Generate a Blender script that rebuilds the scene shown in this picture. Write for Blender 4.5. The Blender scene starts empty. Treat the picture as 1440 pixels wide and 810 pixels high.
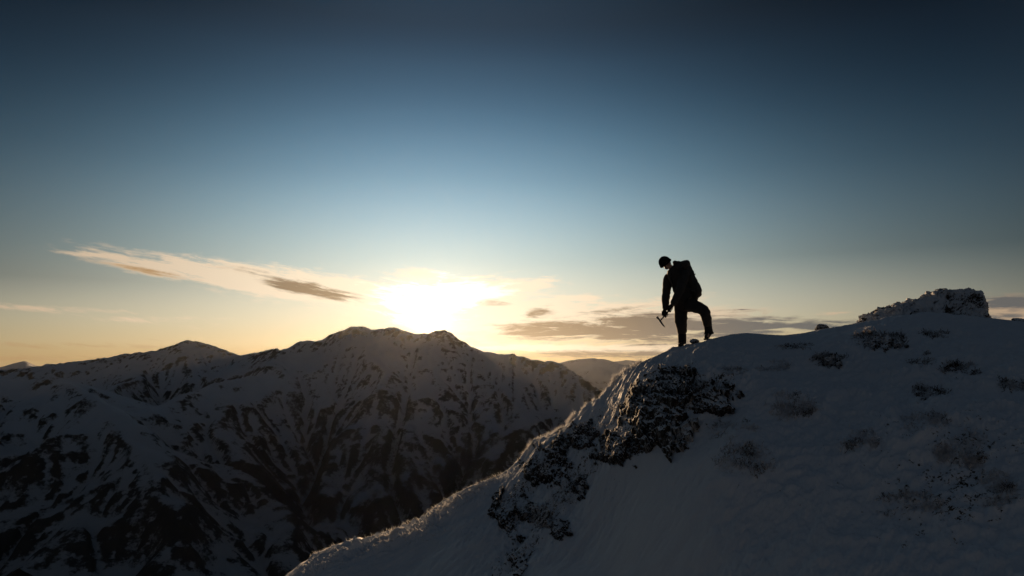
import bpy, math, random
import numpy as np
from mathutils import Vector, Matrix

random.seed(7)
RNG = np.random.default_rng(11)
scn = bpy.context.scene
COL = scn.collection
R = math.radians

# ------------------------------------------------------------------ camera
FPX, PITCH = 960.0, math.atan(100 / 960.0)          # focal length in photo pixels, upward tilt
cam_d = bpy.data.cameras.new('camera')
cam_d.lens, cam_d.sensor_width = 24.0, 36.0
cam_d.clip_start, cam_d.clip_end = 0.1, 60000
cam = bpy.data.objects.new('camera', cam_d)
COL.objects.link(cam)
cam.location = (0, 0, 0)
cam.rotation_euler = (math.pi / 2 + PITCH, 0, 0)
scn.camera = cam
CP, SP = math.cos(PITCH), math.sin(PITCH)


def ray(px, py):
    a, b = (px - 720) / FPX, (405 - py) / FPX
    return a, CP - b * SP, SP + b * CP                # direction of a pixel


def azel(px, py):                                     # azimuth and elevation in degrees
    x, y, z = ray(px, py)
    return math.degrees(math.atan2(x, y)), math.degrees(math.atan2(z, math.hypot(x, y)))


def at(px, py, rh):                                   # the point on that line at a horizontal distance
    x, y, z = ray(px, py)
    k = rh / math.hypot(x, y)
    return np.array((x * k, y * k, z * k))


SUN_AZ, SUN_EL = azel(606, 449)

# ------------------------------------------------------------------ noise
_P = RNG.permutation(1024)
_P = np.concatenate([_P, _P])
_G2 = np.stack([np.cos(np.arange(1024) * 2.399963), np.sin(np.arange(1024) * 2.399963)], 1).astype(np.float32)
_g = RNG.normal(size=(1024, 3))
_G3 = (_g / np.linalg.norm(_g, axis=1)[:, None]).astype(np.float32)


def perlin2(x, y, seed=0):
    xi, yi = np.floor(x).astype(np.int64), np.floor(y).astype(np.int64)
    xf, yf = (x - xi).astype(np.float32), (y - yi).astype(np.float32)
    u, v = xf * xf * xf * (xf * (xf * 6 - 15) + 10), yf * yf * yf * (yf * (yf * 6 - 15) + 10)

    def c(dx, dy):
        h = _P[(_P[(xi + dx + seed * 37) & 1023] + yi + dy) & 1023]
        return _G2[h, 0] * (xf - dx) + _G2[h, 1] * (yf - dy)
    a, b = c(0, 0), c(1, 0)
    d, e = c(0, 1), c(1, 1)
    a = a + u * (b - a)
    d = d + u * (e - d)
    return (a + v * (d - a)) * 1.5


def perlin3(p, seed=0):
    i = np.floor(p).astype(np.int64)
    f = (p - i).astype(np.float32)
    w = f * f * f * (f * (f * 6 - 15) + 10)
    out = 0
    for dx in (0, 1):
        for dy in (0, 1):
            for dz in (0, 1):
                h = _P[(_P[(_P[(i[:, 0] + dx + seed * 37) & 1023] + i[:, 1] + dy) & 1023] + i[:, 2] + dz) & 1023]
                g = _G3[h]
                n = g[:, 0] * (f[:, 0] - dx) + g[:, 1] * (f[:, 1] - dy) + g[:, 2] * (f[:, 2] - dz)
                out = out + n * (w[:, 0] if dx else 1 - w[:, 0]) * (w[:, 1] if dy else 1 - w[:, 1]) * (w[:, 2] if dz else 1 - w[:, 2])
    return out * 1.5


def fbm2(x, y, oct=4, seed=0, gain=.5, ridged=False):
    s, a, f = 0, 1.0, 1.0
    for k in range(oct):
        n = perlin2(x * f + 13.7 * k, y * f - 7.1 * k, seed + k)
        if ridged:
            n = 1 - 2 * np.abs(n)
        s = s + a * n
        a *= gain
        f *= 2.03
    return s


def fbm3(p, oct=4, seed=0, gain=.5, ridged=False):
    s, a, f = 0, 1.0, 1.0
    for k in range(oct):
        n = perlin3(p * f + 5.3 * k, seed + k)
        if ridged:
            n = 1 - 2 * np.abs(n)
        s = s + a * n
        a *= gain
        f *= 2.03
    return s


def sstep(a, b, x):
    t = np.clip((x - a) / (b - a), 0, 1)
    return t * t * (3 - 2 * t)


# ------------------------------------------------------------------ objects
def tag(o, label=None, cat=None, group=None, kind=None):
    for k, v in (('label', label), ('category', cat), ('group', group), ('kind', kind)):
        if v:
            o[k] = v
    return o


def mesh_obj(name, verts, faces, mat, parent=None, smooth=True, attrs=None):
    """faces: (n,k) int array; verts: (n,3)"""
    verts = np.asarray(verts, np.float32)
    me = bpy.data.meshes.new(name)
    if isinstance(faces, np.ndarray):
        k = faces.shape[1]
        me.vertices.add(len(verts))
        me.vertices.foreach_set('co', verts.ravel())
        me.loops.add(faces.size)
        me.loops.foreach_set('vertex_index', faces.astype(np.int32).ravel())
        me.polygons.add(len(faces))
        me.polygons.foreach_set('loop_start', np.arange(0, faces.size, k, dtype=np.int32))
        me.update(calc_edges=True)
    else:
        me.from_pydata([tuple(map(float, v)) for v in verts], [], faces)
        me.update()
    for an, av in (attrs or {}).items():
        a = me.attributes.new(an, 'FLOAT', 'POINT')
        a.data.foreach_set('value', np.asarray(av, np.float32).ravel())
    if smooth:
        me.polygons.foreach_set('use_smooth', np.ones(len(me.polygons), bool))
    me.materials.append(mat)
    o = bpy.data.objects.new(name, me)
    COL.objects.link(o)
    if parent:
        o.parent = parent
    return o


def grid_faces(m, n, wrap=False):
    i = np.arange(m if wrap else m - 1)[:, None]
    j = np.arange(n - 1)[None, :]
    i2 = (i + 1) % m
    return np.stack([i * n + j, i2 * n + j, i2 * n + j + 1, i * n + j + 1], -1).reshape(-1, 4)


def to_local(o, loc):
    """move a mesh object's origin to loc, leaving the shape where it is"""
    o.data.transform(Matrix.Translation(-Vector(loc)))
    o.location = Vector(loc)
    return o


# ------------------------------------------------------------------ node helper
class NB:
    def __init__(s, tree):
        s.t = tree

    def node(s, typ, **kw):
        n = s.t.nodes.new(typ)
        for k, v in kw.items():
            setattr(n, k, v)
        return n

    def put(s, sock, v):
        if isinstance(v, E):
            s.t.links.new(v.o, sock)
        elif hasattr(v, 'is_output'):
            s.t.links.new(v, sock)
        else:
            sock.default_value = v

    def m(s, op, *a, clamp=False):
        n = s.node('ShaderNodeMath', operation=op)
        n.use_clamp = clamp
        for i, v in enumerate(a):
            s.put(n.inputs[i], v)
        return E(s, n.outputs[0])

    def mix(s, fac, a, b):
        n = s.node('ShaderNodeMix', data_type='RGBA')
        n.clamp_factor = True
        s.put(n.inputs[0], fac)
        s.put(n.inputs[6], col4(a))
        s.put(n.inputs[7], col4(b))
        return E(s, n.outputs[2])

    def ramp(s, fac, stops, interp='LINEAR'):
        n = s.node('ShaderNodeValToRGB')
        cr = n.color_ramp
        cr.interpolation = interp
        while len(cr.elements) < len(stops):
            cr.elements.new(0.5)
        for e, (p, c) in zip(cr.elements, stops):
            e.position = p
            e.color = c if len(c) == 4 else (*c, 1)
        s.put(n.inputs[0], fac)
        return E(s, n.outputs[0])

    def noise(s, vec, scale, detail=4, rough=.5, dist=0, kind='FBM', dim='3D'):
        n = s.node('ShaderNodeTexNoise', noise_dimensions=dim, noise_type=kind)
        if vec is not None:
            s.put(n.inputs['Vector'], vec)
        s.put(n.inputs['Scale'], scale)
        s.put(n.inputs['Detail'], detail)
        s.put(n.inputs['Roughness'], rough)
        s.put(n.inputs['Distortion'], dist)
        return E(s, n.outputs['Fac'] if 'Fac' in n.outputs else n.outputs[0])

    def ss(s, a, b, x):
        n = s.node('ShaderNodeMapRange', interpolation_type='SMOOTHSTEP')
        s.put(n.inputs[0], x)
        s.put(n.inputs[1], a)
        s.put(n.inputs[2], b)
        return E(s, n.outputs[0])

    def xyz(s, x, y, z=0.0):
        n = s.node('ShaderNodeCombineXYZ')
        for i, v in enumerate((x, y, z)):
            s.put(n.inputs[i], v)
        return E(s, n.outputs[0])

    def sep(s, v):
        n = s.node('ShaderNodeSeparateXYZ')
        s.put(n.inputs[0], v)
        return [E(s, o) for o in n.outputs]

    def vscale(s, v, vec):
        n = s.node('ShaderNodeVectorMath', operation='MULTIPLY')
        s.put(n.inputs[0], v)
        s.put(n.inputs[1], vec)
        return E(s, n.outputs[0])


def col4(c):
    return (*c, 1) if isinstance(c, tuple) and len(c) == 3 else c


class E:
    def __init__(s, b, o):
        s.b, s.o = b, o

    def __add__(s, k): return s.b.m('ADD', s, k)
    __radd__ = __add__
    def __mul__(s, k): return s.b.m('MULTIPLY', s, k)
    __rmul__ = __mul__
    def __sub__(s, k): return s.b.m('SUBTRACT', s, k)
    def __rsub__(s, k): return s.b.m('SUBTRACT', k, s)
    def __truediv__(s, k): return s.b.m('DIVIDE', s, k)


def new_mat(name):
    m = bpy.data.materials.new(name)
    m.use_nodes = True
    b = NB(m.node_tree)
    p = m.node_tree.nodes['Principled BSDF']
    p.inputs['Specular IOR Level'].default_value = .25
    return m, b, p


def bump(b, p, height, strength=.5, dist=.02):
    n = b.node('ShaderNodeBump')
    n.inputs['Strength'].default_value = strength
    n.inputs['Distance'].default_value = dist
    b.put(n.inputs['Height'], height)
    b.t.links.new(n.outputs[0], p.inputs['Normal'])


def attr(b, name):
    n = b.node('ShaderNodeAttribute', attribute_name=name)
    return E(b, n.outputs['Fac'])


def geom(b, what):
    return E(b, b.node('ShaderNodeNewGeometry').outputs[what])


SNOW = (.80, .83, .88)


def snow_hill_mat():
    m, b, p = new_mat('wind packed snow')
    pos = geom(b, 'Position')
    veg = attr(b, 'veg')
    n1 = b.noise(pos, 9, 5, .62)
    n2 = b.noise(pos, 38, 4, .6)
    k = b.ss(.48, .56, veg * 1.0 + (n1 - .5) * .9 + (n2 - .5) * .75)
    dark = b.mix(b.noise(pos, 25, 3), (.025, .019, .014), (.13, .10, .075))
    tint = b.mix(b.noise(pos, 1.3, 3), SNOW, (.70, .75, .82))
    tint = b.mix(b.ss(.45, .8, veg + (n2 - .5) * .5), tint, (.50, .47, .45))
    b.put(p.inputs['Base Color'], b.mix(k, tint, dark))
    p.inputs['Roughness'].default_value = .75
    h = b.noise(pos, 14, 5, .6) * .5 + b.noise(pos, 90, 4, .6) * .22 + k * .5
    bump(b, p, h, .55, .03)
    return m


def rock_mat(name, snow_amt=0.0, rime=.5, scale=1.0):
    m, b, p = new_mat(name)
    pos = geom(b, 'Position')
    nz = b.sep(geom(b, 'Normal'))[2]
    n1 = b.noise(pos, 6 * scale, 6, .6)
    n2 = b.noise(pos, 40 * scale, 4, .65)
    n3 = b.noise(b.vscale(pos, (1, 1, .35)), 17 * scale, 5, .6)
    base = b.mix(n1, (.010, .008, .007), (.060, .048, .038))
    k = b.ss(.50, .62, nz * .95 + (n1 - .5) * .7 + (n2 - .5) * .22 + snow_amt)
    k2 = b.ss(.58 - .16 * rime, .68 - .16 * rime, n3 * .75 + n2 * .3)
    b.put(p.inputs['Base Color'], b.mix(b.m('MAXIMUM', k, k2 * (.85 * rime)), base, SNOW))
    p.inputs['Roughness'].default_value = .85
    bump(b, p, n1 * .6 + n2 * .3 + k * .5, .8, .05)
    return m


def mountain_mat(name, near=True):
    m, b, p = new_mat(name)
    pos = geom(b, 'Position')
    rk = attr(b, 'rock')
    n1 = b.noise(pos, .012, 7, .62)
    n2 = b.noise(b.vscale(pos, (1, 1, 2.0)), .045, 9, .78)
    n3 = b.noise(b.vscale(pos, (1, 1, .6)), .11, 6, .7)
    k = b.ss(.40, .64, rk + (n1 - .5) * .28 + (n2 - .5) * 1.15 + (n3 - .5) * .60)
    rock = b.mix(b.noise(pos, .03, 5, .6), (.020, .019, .018), (.090, .082, .075))
    sn = b.mix(b.noise(pos, .008, 4, .6), SNOW, (.62, .66, .72))
    low = b.ss(-40.0, -420.0, b.sep(pos)[2])          # thin, heather-pricked snow lower down, its colour also darkened for dimmer light there
    sn = b.mix(b.m('MULTIPLY', low, .85), sn, b.mix(n2, (.24, .24, .25), (.50, .51, .54)))
    b.put(p.inputs['Base Color'], b.mix(k, sn, rock))
    p.inputs['Roughness'].default_value = .85
    bump(b, p, n1 * .6 + n2 * .5, .7, 12)
    return m


def plain_mat(name, c1, c2, scale=30, rough=.8, bumpd=.004, metal=0.0, det=4):
    m, b, p = new_mat(name)
    tc = E(b, b.node('ShaderNodeTexCoord').outputs['Object'])
    n = b.noise(tc, scale, det, .6)
    b.put(p.inputs['Base Color'], b.mix(n, c1, c2))
    p.inputs['Roughness'].default_value = rough
    p.inputs['Metallic'].default_value = metal
    bump(b, p, n, .5, bumpd)
    return m


def twig_mat(name, wood, frost, amt):
    m, b, p = new_mat(name)
    f = attr(b, 'frost')
    pos = geom(b, 'Position')
    k = b.ss(.35, .65, f + (b.noise(pos, 60, 3) - .5) * .6 + (amt - .5))
    b.put(p.inputs['Base Color'], b.mix(k, wood, frost))
    p.inputs['Roughness'].default_value = .8
    tr = b.node('ShaderNodeBsdfTranslucent')
    b.put(tr.inputs[0], b.mix(k, wood, frost))
    mx = b.node('ShaderNodeMixShader')
    mx.inputs[0].default_value = .35
    out = m.node_tree.nodes['Material Output']
    b.t.links.new(p.outputs[0], mx.inputs[1])
    b.t.links.new(tr.outputs[0], mx.inputs[2])
    b.t.links.new(mx.outputs[0], out.inputs['Surface'])
    return m


# ------------------------------------------------------------------ mountains
def roof(X, Y, pts, slope, width=1.0):
    """height field of a ridge line: falls with the given slope to both sides of the 3-D polyline"""
    Z = np.full(X.shape, -1e5, np.float32)
    for (a, c) in zip(pts[:-1], pts[1:]):
        dx, dy = c[0] - a[0], c[1] - a[1]
        L2 = dx * dx + dy * dy + 1e-6
        t = np.clip(((X - a[0]) * dx + (Y - a[1]) * dy) / L2, 0, 1)
        d = np.hypot(X - a[0] - t * dx, Y - a[1] - t * dy)
        d = np.sqrt(d * d + width * width) - width
        Z = np.maximum(Z, a[2] + t * (c[2] - a[2]) - slope * d)
    return Z


def smax(a, b, k):
    h = np.clip(.5 + .5 * (a - b) / k, 0, 1)
    return b + (a - b) * h + k * h * (1 - h)


def blur(A, n=1):
    for _ in range(n):
        P = np.pad(A, 1, mode='edge')
        A = (P[:-2, 1:-1] + P[2:, 1:-1] + P[1:-1, :-2] + P[1:-1, 2:] + 2 * P[1:-1, 1:-1]) / 6
    return A


def erode(H, cell, iters, K, m=.45, diff=.06):
    """running water: every cell drains to its steepest neighbour and is cut down the more, the more water passes"""
    H = H.astype(np.float64).copy()
    ny, nx = H.shape
    idx = np.arange(ny * nx).reshape(ny, nx)
    nb = [(dy, dx) for dy in (-1, 0, 1) for dx in (-1, 0, 1) if dy or dx]
    for it in range(iters):
        P = np.pad(H, 1, mode='edge')
        best = np.zeros_like(H)
        rec = idx.copy()
        dist = np.ones_like(H)
        for dy, dx in nb:
            L = math.hypot(dy, dx) * cell
            sl = (H - P[1 + dy:1 + dy + ny, 1 + dx:1 + dx + nx]) / L * (1 + .25 * RNG.uniform(-1, 1, H.shape))
            k = sl > best
            best[k] = sl[k]
            rec[k] = (idx + dy * nx + dx).clip(0, ny * nx - 1)[k]
            dist[k] = L
        h = H.ravel().tolist()
        order = np.argsort(-H.ravel()).tolist()
        rc_ = rec.ravel().tolist()
        A = [1.0] * len(h)
        for i in order:
            r_ = rc_[i]
            if r_ != i:
                A[r_] += A[i]
        F = (K * np.minimum(np.array(A), 4000) ** m / dist.ravel() * cell).tolist()
        for i in reversed(order):
            r_ = rc_[i]
            if r_ != i and h[r_] < h[i]:
                f_ = F[i]
                h[i] = (h[i] + f_ * h[r_]) / (1 + f_)
        H = np.array(h).reshape(ny, nx)
        H = H + diff * (blur(H) - H)
    return H


def build_mountain(name, crest, spurs, ext, cell, slope, noise_amp, noise_len, mat, floor_z, erosion=(0, 0),
                   crest_pix=None, rock_bias=0.0, ksm=18, seed=3, ridge_rough=5.0):
    x0, x1, y0, y1 = ext
    xs, ys = np.arange(x0, x1, cell), np.arange(y0, y1, cell)
    X, Y = np.meshgrid(xs, ys)
    # warp the ground plan so that ridge lines do not run dead straight
    wx = fbm2(X / (noise_len * 1.3), Y / (noise_len * 1.3), 3, seed) * noise_len * .16
    wy = fbm2(X / (noise_len * 1.3), Y / (noise_len * 1.3), 3, seed + 9) * noise_len * .16
    C = [at(*q) for q in crest]
    Zc = roof(X, Y, C, slope, 8)
    Z = Zc
    for sp in spurs:
        sl = sp[0]
        Z = smax(Z, roof(X + wx, Y + wy, [at(*q) for q in sp[1:]], sl, 14), ksm)
    below = np.maximum(0, np.percentile(Z, 99.9) - Z)
    am = np.clip(below / (noise_amp * 4), .10, 1)
    Z = Z + am * noise_amp * (fbm2((X + wx) / noise_len, (Y + wy) / noise_len, 3, seed + 2, .42, True) - .3)
    Z = Z + ridge_rough * fbm2(X / (noise_len * .22), Y / (noise_len * .22), 3, seed + 5, .5)
    Z = smax(Z, np.full_like(Z, floor_z), 60)
    if erosion[0]:
        m2, n2 = Z.shape[0] // 2 * 2, Z.shape[1] // 2 * 2
        Zh = Z[:m2, :n2].reshape(m2 // 2, 2, n2 // 2, 2).mean((1, 3))
        De = erode(Zh, cell * 2, erosion[0], erosion[1]) - Zh
        fi = np.clip((np.arange(Z.shape[0]) - .5) / 2, 0, Zh.shape[0] - 1.001); fj = np.clip((np.arange(Z.shape[1]) - .5) / 2, 0, Zh.shape[1] - 1.001)
        i0, j0 = fi.astype(int)[:, None], fj.astype(int)[None]
        u, v_ = (fi - fi.astype(int))[:, None], (fj - fj.astype(int))[None]
        Z = Z + (De[i0, j0] * (1 - u) + De[i0 + 1, j0] * u) * (1 - v_) + (De[i0, j0 + 1] * (1 - u) + De[i0 + 1, j0 + 1] * u) * v_
        Z = erode(Z, cell, 3, erosion[1] * .6, .4, .1)
        gy, gx = np.gradient(blur(Z, 3), cell)
        crg = sstep(.55, 1.0, np.hypot(gx, gy)) * (.4 + .6 * sstep(-.2, .4, fbm2(X / 260, Y / 260, 3, seed + 15)))
        Z = Z + crg * 7.0 * fbm2(X / 75 + .3 * wx / 60, Y / 75, 5, seed + 8, .62, True) + 1.0 * fbm2(X / 40, Y / 40, 4, seed + 18, .6)
    # bring the skyline back to the crest line, column by column
    if crest_pix is not None:
        az = np.arctan2(X, Y)
        rr = np.hypot(X, Y)
        ca = np.array([math.radians(azel(p, q)[0]) for p, q in crest_pix])
        ct = np.array([math.tan(math.radians(azel(p, q)[1])) for p, q in crest_pix])
        for _ in range(2):
            bins = np.linspace(ca[0], ca[-1], int((ca[-1] - ca[0]) / .0022))
            bi = np.digitize(az, bins)
            top = np.full(len(bins) + 1, -9.0)
            np.maximum.at(top, bi.ravel(), (Z / rr).ravel())
            mid = np.concatenate([[bins[0]], (bins[:-1] + bins[1:]) / 2, [bins[-1]]])
            ok = top > -5
            diff = np.interp(mid, ca, ct) - np.interp(mid, mid[ok], top[ok])
            diff = np.convolve(np.pad(diff, 1, mode='edge'), [.25, .5, .25], 'valid')
            pd = np.pad(diff, 2, mode='edge')
            diff = np.median(np.stack([pd[k:k + len(diff)] for k in range(5)]), 0)
            dz = np.interp(az, mid, diff) * rr
            wgt = np.exp(-np.maximum(0, np.interp(az, ca, ct) * rr - Z) / 140)
            Z = Z + dz * wgt
        inside = (az > ca[0]) & (az < ca[-1])
        Z = np.where(inside, np.minimum(Z, np.interp(az, ca, ct) * rr + 2.5), Z)
    if crest_pix is not None:
        near_top = np.exp(-((np.interp(az, ca, ct) * rr - Z) / 50.0) ** 2) * inside
        Z = Z + near_top * (ridge_rough * 1.5) * (fbm2(X / (cell * 8), Y / (cell * 8), 4, seed + 60, .68, True) * .6 - .3)
    gy, gx = np.gradient(Z, cell)
    st = np.hypot(gx, gy)
    curv = Z - blur(Z, 10)
    rock = .205 + np.clip((st - .78) * .55, -.22, .22) + np.clip(curv / (cell * 1.4), -.17, .17) + .10 * fbm2(X / 300, Y / 300, 3, seed + 30) + rock_bias - Z * 0
    if crest_pix is not None:
        rock = rock + .20 * near_top
    rock = rock + np.clip((-Z - 120) / 1000, 0, .25)          # less snow lies lower down
    v = np.stack([X, Y, Z], -1).reshape(-1, 3)
    m, n = X.shape
    o = mesh_obj(name, v, grid_faces(m, n), mat, attrs={'rock': rock})
    o.data.flip_normals()
    tag(o, kind='structure')
    return o


MAIN = [(-40, 522), (30, 519), (91, 511), (123, 508), (174, 499), (219, 494), (247, 485), (263, 479), (283, 482), (315, 492), (338, 501),
        (365, 496), (388, 491), (402, 492), (418, 482), (430, 480), (448, 481), (461, 473), (480, 466), (494, 461), (510, 460), (523, 465), (540, 463),
        (555, 461), (574, 468), (590, 471), (604, 470), (612, 466), (624, 464.5), (637, 471), (647, 480), (674, 494), (701, 499), (720, 499.5),
        (747, 506), (774, 509), (788, 512), (811, 527), (829, 540), (843, 550), (870, 575), (900, 605)]


def main_r(px):
    return float(np.interp(px, [-40, 150, 263, 338, 400, 450, 560, 640, 700, 790, 850, 900], [4000, 4000, 3950, 3800, 3350, 3100, 3000, 2950, 2950, 2900, 2800, 2650]))


m_mtn = mountain_mat('mountain snow and rock')
spurs = [
    (.62, (447, 481, 3090), (425, 503, 3000), (398, 522, 2920), (355, 537, 2800), (290, 560, 2640), (235, 582, 2500), (185, 615, 2300), (140, 670, 2080), (100, 745, 1850)),
    (.8, (500, 463, 3010), (505, 500, 2920), (515, 545, 2780), (500, 605, 2540), (455, 665, 2300), (420, 745, 2050)),
    (.8, (624, 466, 2950), (612, 500, 2880), (590, 540, 2760), (560, 600, 2560), (535, 660, 2360), (520, 730, 2150)),
    (.75, (701, 500, 2950), (738, 545, 2800), (745, 600, 2600), (705, 660, 2400), (650, 700, 2250)),
    (.8, (650, 484, 2960), (668, 530, 2850), (672, 575, 2700), (645, 615, 2560), (622, 640, 2450)),
    (.8, (263, 480, 3940), (275, 515, 3760), (250, 548, 3480), (215, 570, 3250)),
    (.8, (174, 500, 4000), (190, 530, 3700), (150, 560, 3350)),
    (.6, (-250, 540, 2600), (-100, 527, 2620), (0, 520, 2640), (32, 517, 2640), (70, 532, 2520), (125, 582, 2300), (185, 645, 2080), (240, 730, 1850)),
    (.7, (788, 512, 2900), (800, 545, 2780), (790, 590, 2620), (760, 640, 2450)),
]
build_mountain('mountain_ridge', [(p, q, main_r(p)) for p, q in MAIN], spurs, (-3300, 900, 1450, 4500), 7.0, .74, 62, 430, m_mtn, -640,
               (12, .035), MAIN)

m_far = mountain_mat('far mountain snow')
FR = [(740, 524), (765, 517), (788, 511), (805, 507), (830, 504), (850, 505), (868, 511), (900, 517), (940, 524)]
build_mountain('mountain_ridge', [(p, q, 8200) for p, q in FR], [(.45, (830, 504, 8200), (815, 530, 7200), (800, 560, 6300)), (.45, (862, 508, 8200), (850, 530, 7400))],
               (-1200, 3000, 5600, 9800), 24, .5, 110, 900, m_far, -650, (0, 0), FR, .02, 30, 21, 8)
FR2 = [(835, 517), (852, 512), (868, 509), (880, 506.5), (892, 508), (915, 510), (960, 513), (1100, 512), (1300, 514), (1500, 518)]
build_mountain('mountain_ridge', [(p, q, 12500) for p, q in FR2], [], (600, 11000, 8500, 14000), 45, .4, 120, 1300, m_far, -650, (0, 0), FR2, .02, 30, 31, 10)
FL = [(-260, 519), (-120, 516), (-60, 519), (0, 517), (20, 511.5), (35, 507.5), (46, 512), (56, 516), (66, 511), (73, 512.5), (84, 513.5), (98, 516), (140, 522)]
build_mountain('mountain_ridge', [(p, q, 12000) for p, q in FL], [(.35, (35, 507.5, 12000), (48, 520, 11000)), (.35, (66, 511, 12000), (78, 523, 11000)), (.35, (20, 512, 12000), (10, 524, 11000))],
               (-11500, -4500, 7000, 12200), 35, .42, 90, 900, m_far, -650, (0, 0), FL, -.12, 30, 41, 5)

# valley floor and plain to the horizon
gm, gb, gp = new_mat('valley moor under snow')
gpos = geom(gb, 'Position')
gb.put(gp.inputs['Base Color'], gb.mix(gb.ss(.4, .6, gb.noise(gpos, .004, 8, .62)), (.05, .042, .033), (.55, .58, .63)))
gp.inputs['Roughness'].default_value = .9
s = 22000.0
gx = np.linspace(-s, s, 60)
GX, GY = np.meshgrid(gx, gx)
GZ = np.full_like(GX, -645.0) + 20 * fbm2(GX / 3000, GY / 3000, 3, 77)
g = mesh_obj('ground', np.stack([GX, GY, GZ], -1).reshape(-1, 3), grid_faces(60, 60), gm)
g.data.flip_normals()
tag(g, kind='structure')

# ------------------------------------------------------------------ the near hill
RP = 13.1
CREST = [(300, 935, 21), (360, 862, 20.5), (400, 815, 20.2), (425, 791, 20), (440, 775, 19.9), (470, 763, 19.6), (510, 752, 19.2), (540, 744, 18.8), (570, 735, 18.4), (600, 718, 18),
         (620, 701, 17.7), (640, 689, 17.5), (670, 676, 17.2), (700, 665, 16.9), (715, 655, 16.7), (730, 641, 16.5), (742, 625, 16.3), (751, 613, 16.1), (765, 610, 16),
         (780, 606, 15.8), (795, 595, 15.6), (805, 585, 15.4), (820, 571, 15.2), (835, 560, 14.9), (850, 548, 14.6), (865, 531, 14.3), (880, 515, 14.0), (900, 505, 13.7),
         (930, 493, 13.3), (958, 487, 13.05), (980, 478.5, 13), (998, 472, 13), (1030, 464.5, 13.1), (1050, 463, 13.2), (1075, 465, 13.4), (1100, 466.5, 13.6), (1130, 463.5, 13.8),
         (1155, 459, 14), (1180, 456.5, 14.1), (1210, 454, 14.2), (1300, 450, 14.3), (1385, 449, 14.2), (1440, 449, 14), (1560, 452, 14), (1700, 458, 14)]
ca = np.array([azel(p, q)[0] for p, q, r in CREST])
ct = np.array([math.tan(R(azel(p, q)[1])) for p, q, r in CREST])
cr = np.array([r for p, q, r in CREST], float)
ca_px = lambda px: azel(px, 600)[0]
# round the rest of the hill off outside the picture
ca = np.concatenate([[-180, -110, -60, -38], ca, [60, 90, 130, 180]])
ct = np.concatenate([[-.30, -.45, -.62, -.55], ct, [.03, -.05, -.2, -.30]])
cr = np.concatenate([[15, 17, 20, 21], cr, [14, 14, 14, 15]])

az_in = np.arange(-29, 42, .048)
az_out = np.concatenate([np.arange(42, 180, .6), np.arange(-180, -29, .6)])
AZ = np.concatenate([az_out[az_out < -29], az_in, az_out[az_out >= 42]])
RC = np.interp(AZ, ca, cr)
CT = np.interp(AZ, ca, ct)
ksm_ = np.exp(-np.linspace(-2, 2, 11) ** 2); ksm_ /= ksm_.sum()
CT = np.convolve(np.pad(CT, 5, mode='wrap'), ksm_, 'valid')
RC = np.convolve(np.pad(RC, 25, mode='wrap'), np.ones(51) / 51, 'valid')
ZC = CT * RC
def wide(a, n):
    k = np.hanning(n + 2)[1:-1]
    return np.convolve(np.pad(a, n // 2, mode='wrap'), k / k.sum(), 'valid')
ZS = wide(ZC, 141)
pk = [ca_px(p) for p in (300, 425, 600, 700, 800, 870, 930, 1000, 1120, 1440)]
ZT = np.interp(AZ, [-180, -60] + pk + [60, 180], [-2.6, -5.5, -7.4, -6.9, -6.0, -5.5, -4.8, -4.1, -3.5, -2.9, -2.25, -1.78, -1.6, -2.6])
PW = np.interp(AZ, [-180] + pk + [180], [1, 1, 1, .95, .88, .88, .9, .92, .97, 1.05, 1.05, 1])
SF = np.interp(AZ, [-180, -60] + pk + [60, 180], [.5, .5, .32, .32, .36, .6, .7, .65, .5, .4, .35, .35, .4, .5])
KN = np.interp(AZ, [-180] + pk + [180], [1, 1.6, 1.6, 1.2, .7, .5, .6, 1.2, 1.6, 1.6, 1.6, 1])
ZT, PW, SF, KN = wide(ZT, 161), wide(PW, 161), wide(SF, 161), wide(KN, 161)
t_near = np.concatenate([np.linspace(.0005, .2, 9)[:-1], np.linspace(.2, 1, 560)])
t_far = 1 + np.concatenate([np.linspace(.002, .35, 120), np.geomspace(.36, 75, 70)])
T = np.concatenate([t_near, t_far])
AZg, Tg = np.meshgrid(np.radians(AZ), T, indexing='ij')
RR = Tg * RC[:, None]
d = RC[:, None] - RR
k_ = KN[:, None]
soft = np.sqrt(d * d + k_ * k_) - k_
# a level shoulder at the crest: near side falls towards the viewer, far side away from him
d6 = RC[:, None] - 6.0
s6 = np.sqrt(d6 * d6 + k_ * k_) - k_
Zg = np.where(d > 0, ZS[:, None] + (ZT - ZS)[:, None] * np.power(soft / s6, PW[:, None]), ZS[:, None] - SF[:, None] * soft) + (ZC - ZS)[:, None] * np.exp(-(d / .8) ** 2)
HX, HY = RR * np.sin(AZg), RR * np.cos(AZg)
# mostly unseen hollow below the ridge, tilted west so low sun barely lights it
xe = HX - np.logaddexp(0, (HX - 1.4) * 2.5) / 2.5
HP = -3.45 + .60 * xe + .08 * (np.minimum(HY, 24) - 11)
far_side = Zg.copy()
inner = smax(Zg, HP, .45)
k_in = sstep(0, 1.5, d)
Zg = np.where(d > 0, inner * k_in + far_side * (1 - k_in), far_side)
west = HP - .55 * np.logaddexp(0, (RR - 21) / 3) * 3  # unseen ground left of view, tilted the same way to stay dim
w_ = (sstep(-22.5, -29, AZ) * sstep(-172, -140, AZ))[:, None]
Zg = Zg * (1 - w_) + west * w_
wn = sstep(.6, 3.4, RR)
Zg = -3.9 * (1 - wn) + Zg * wn


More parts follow.
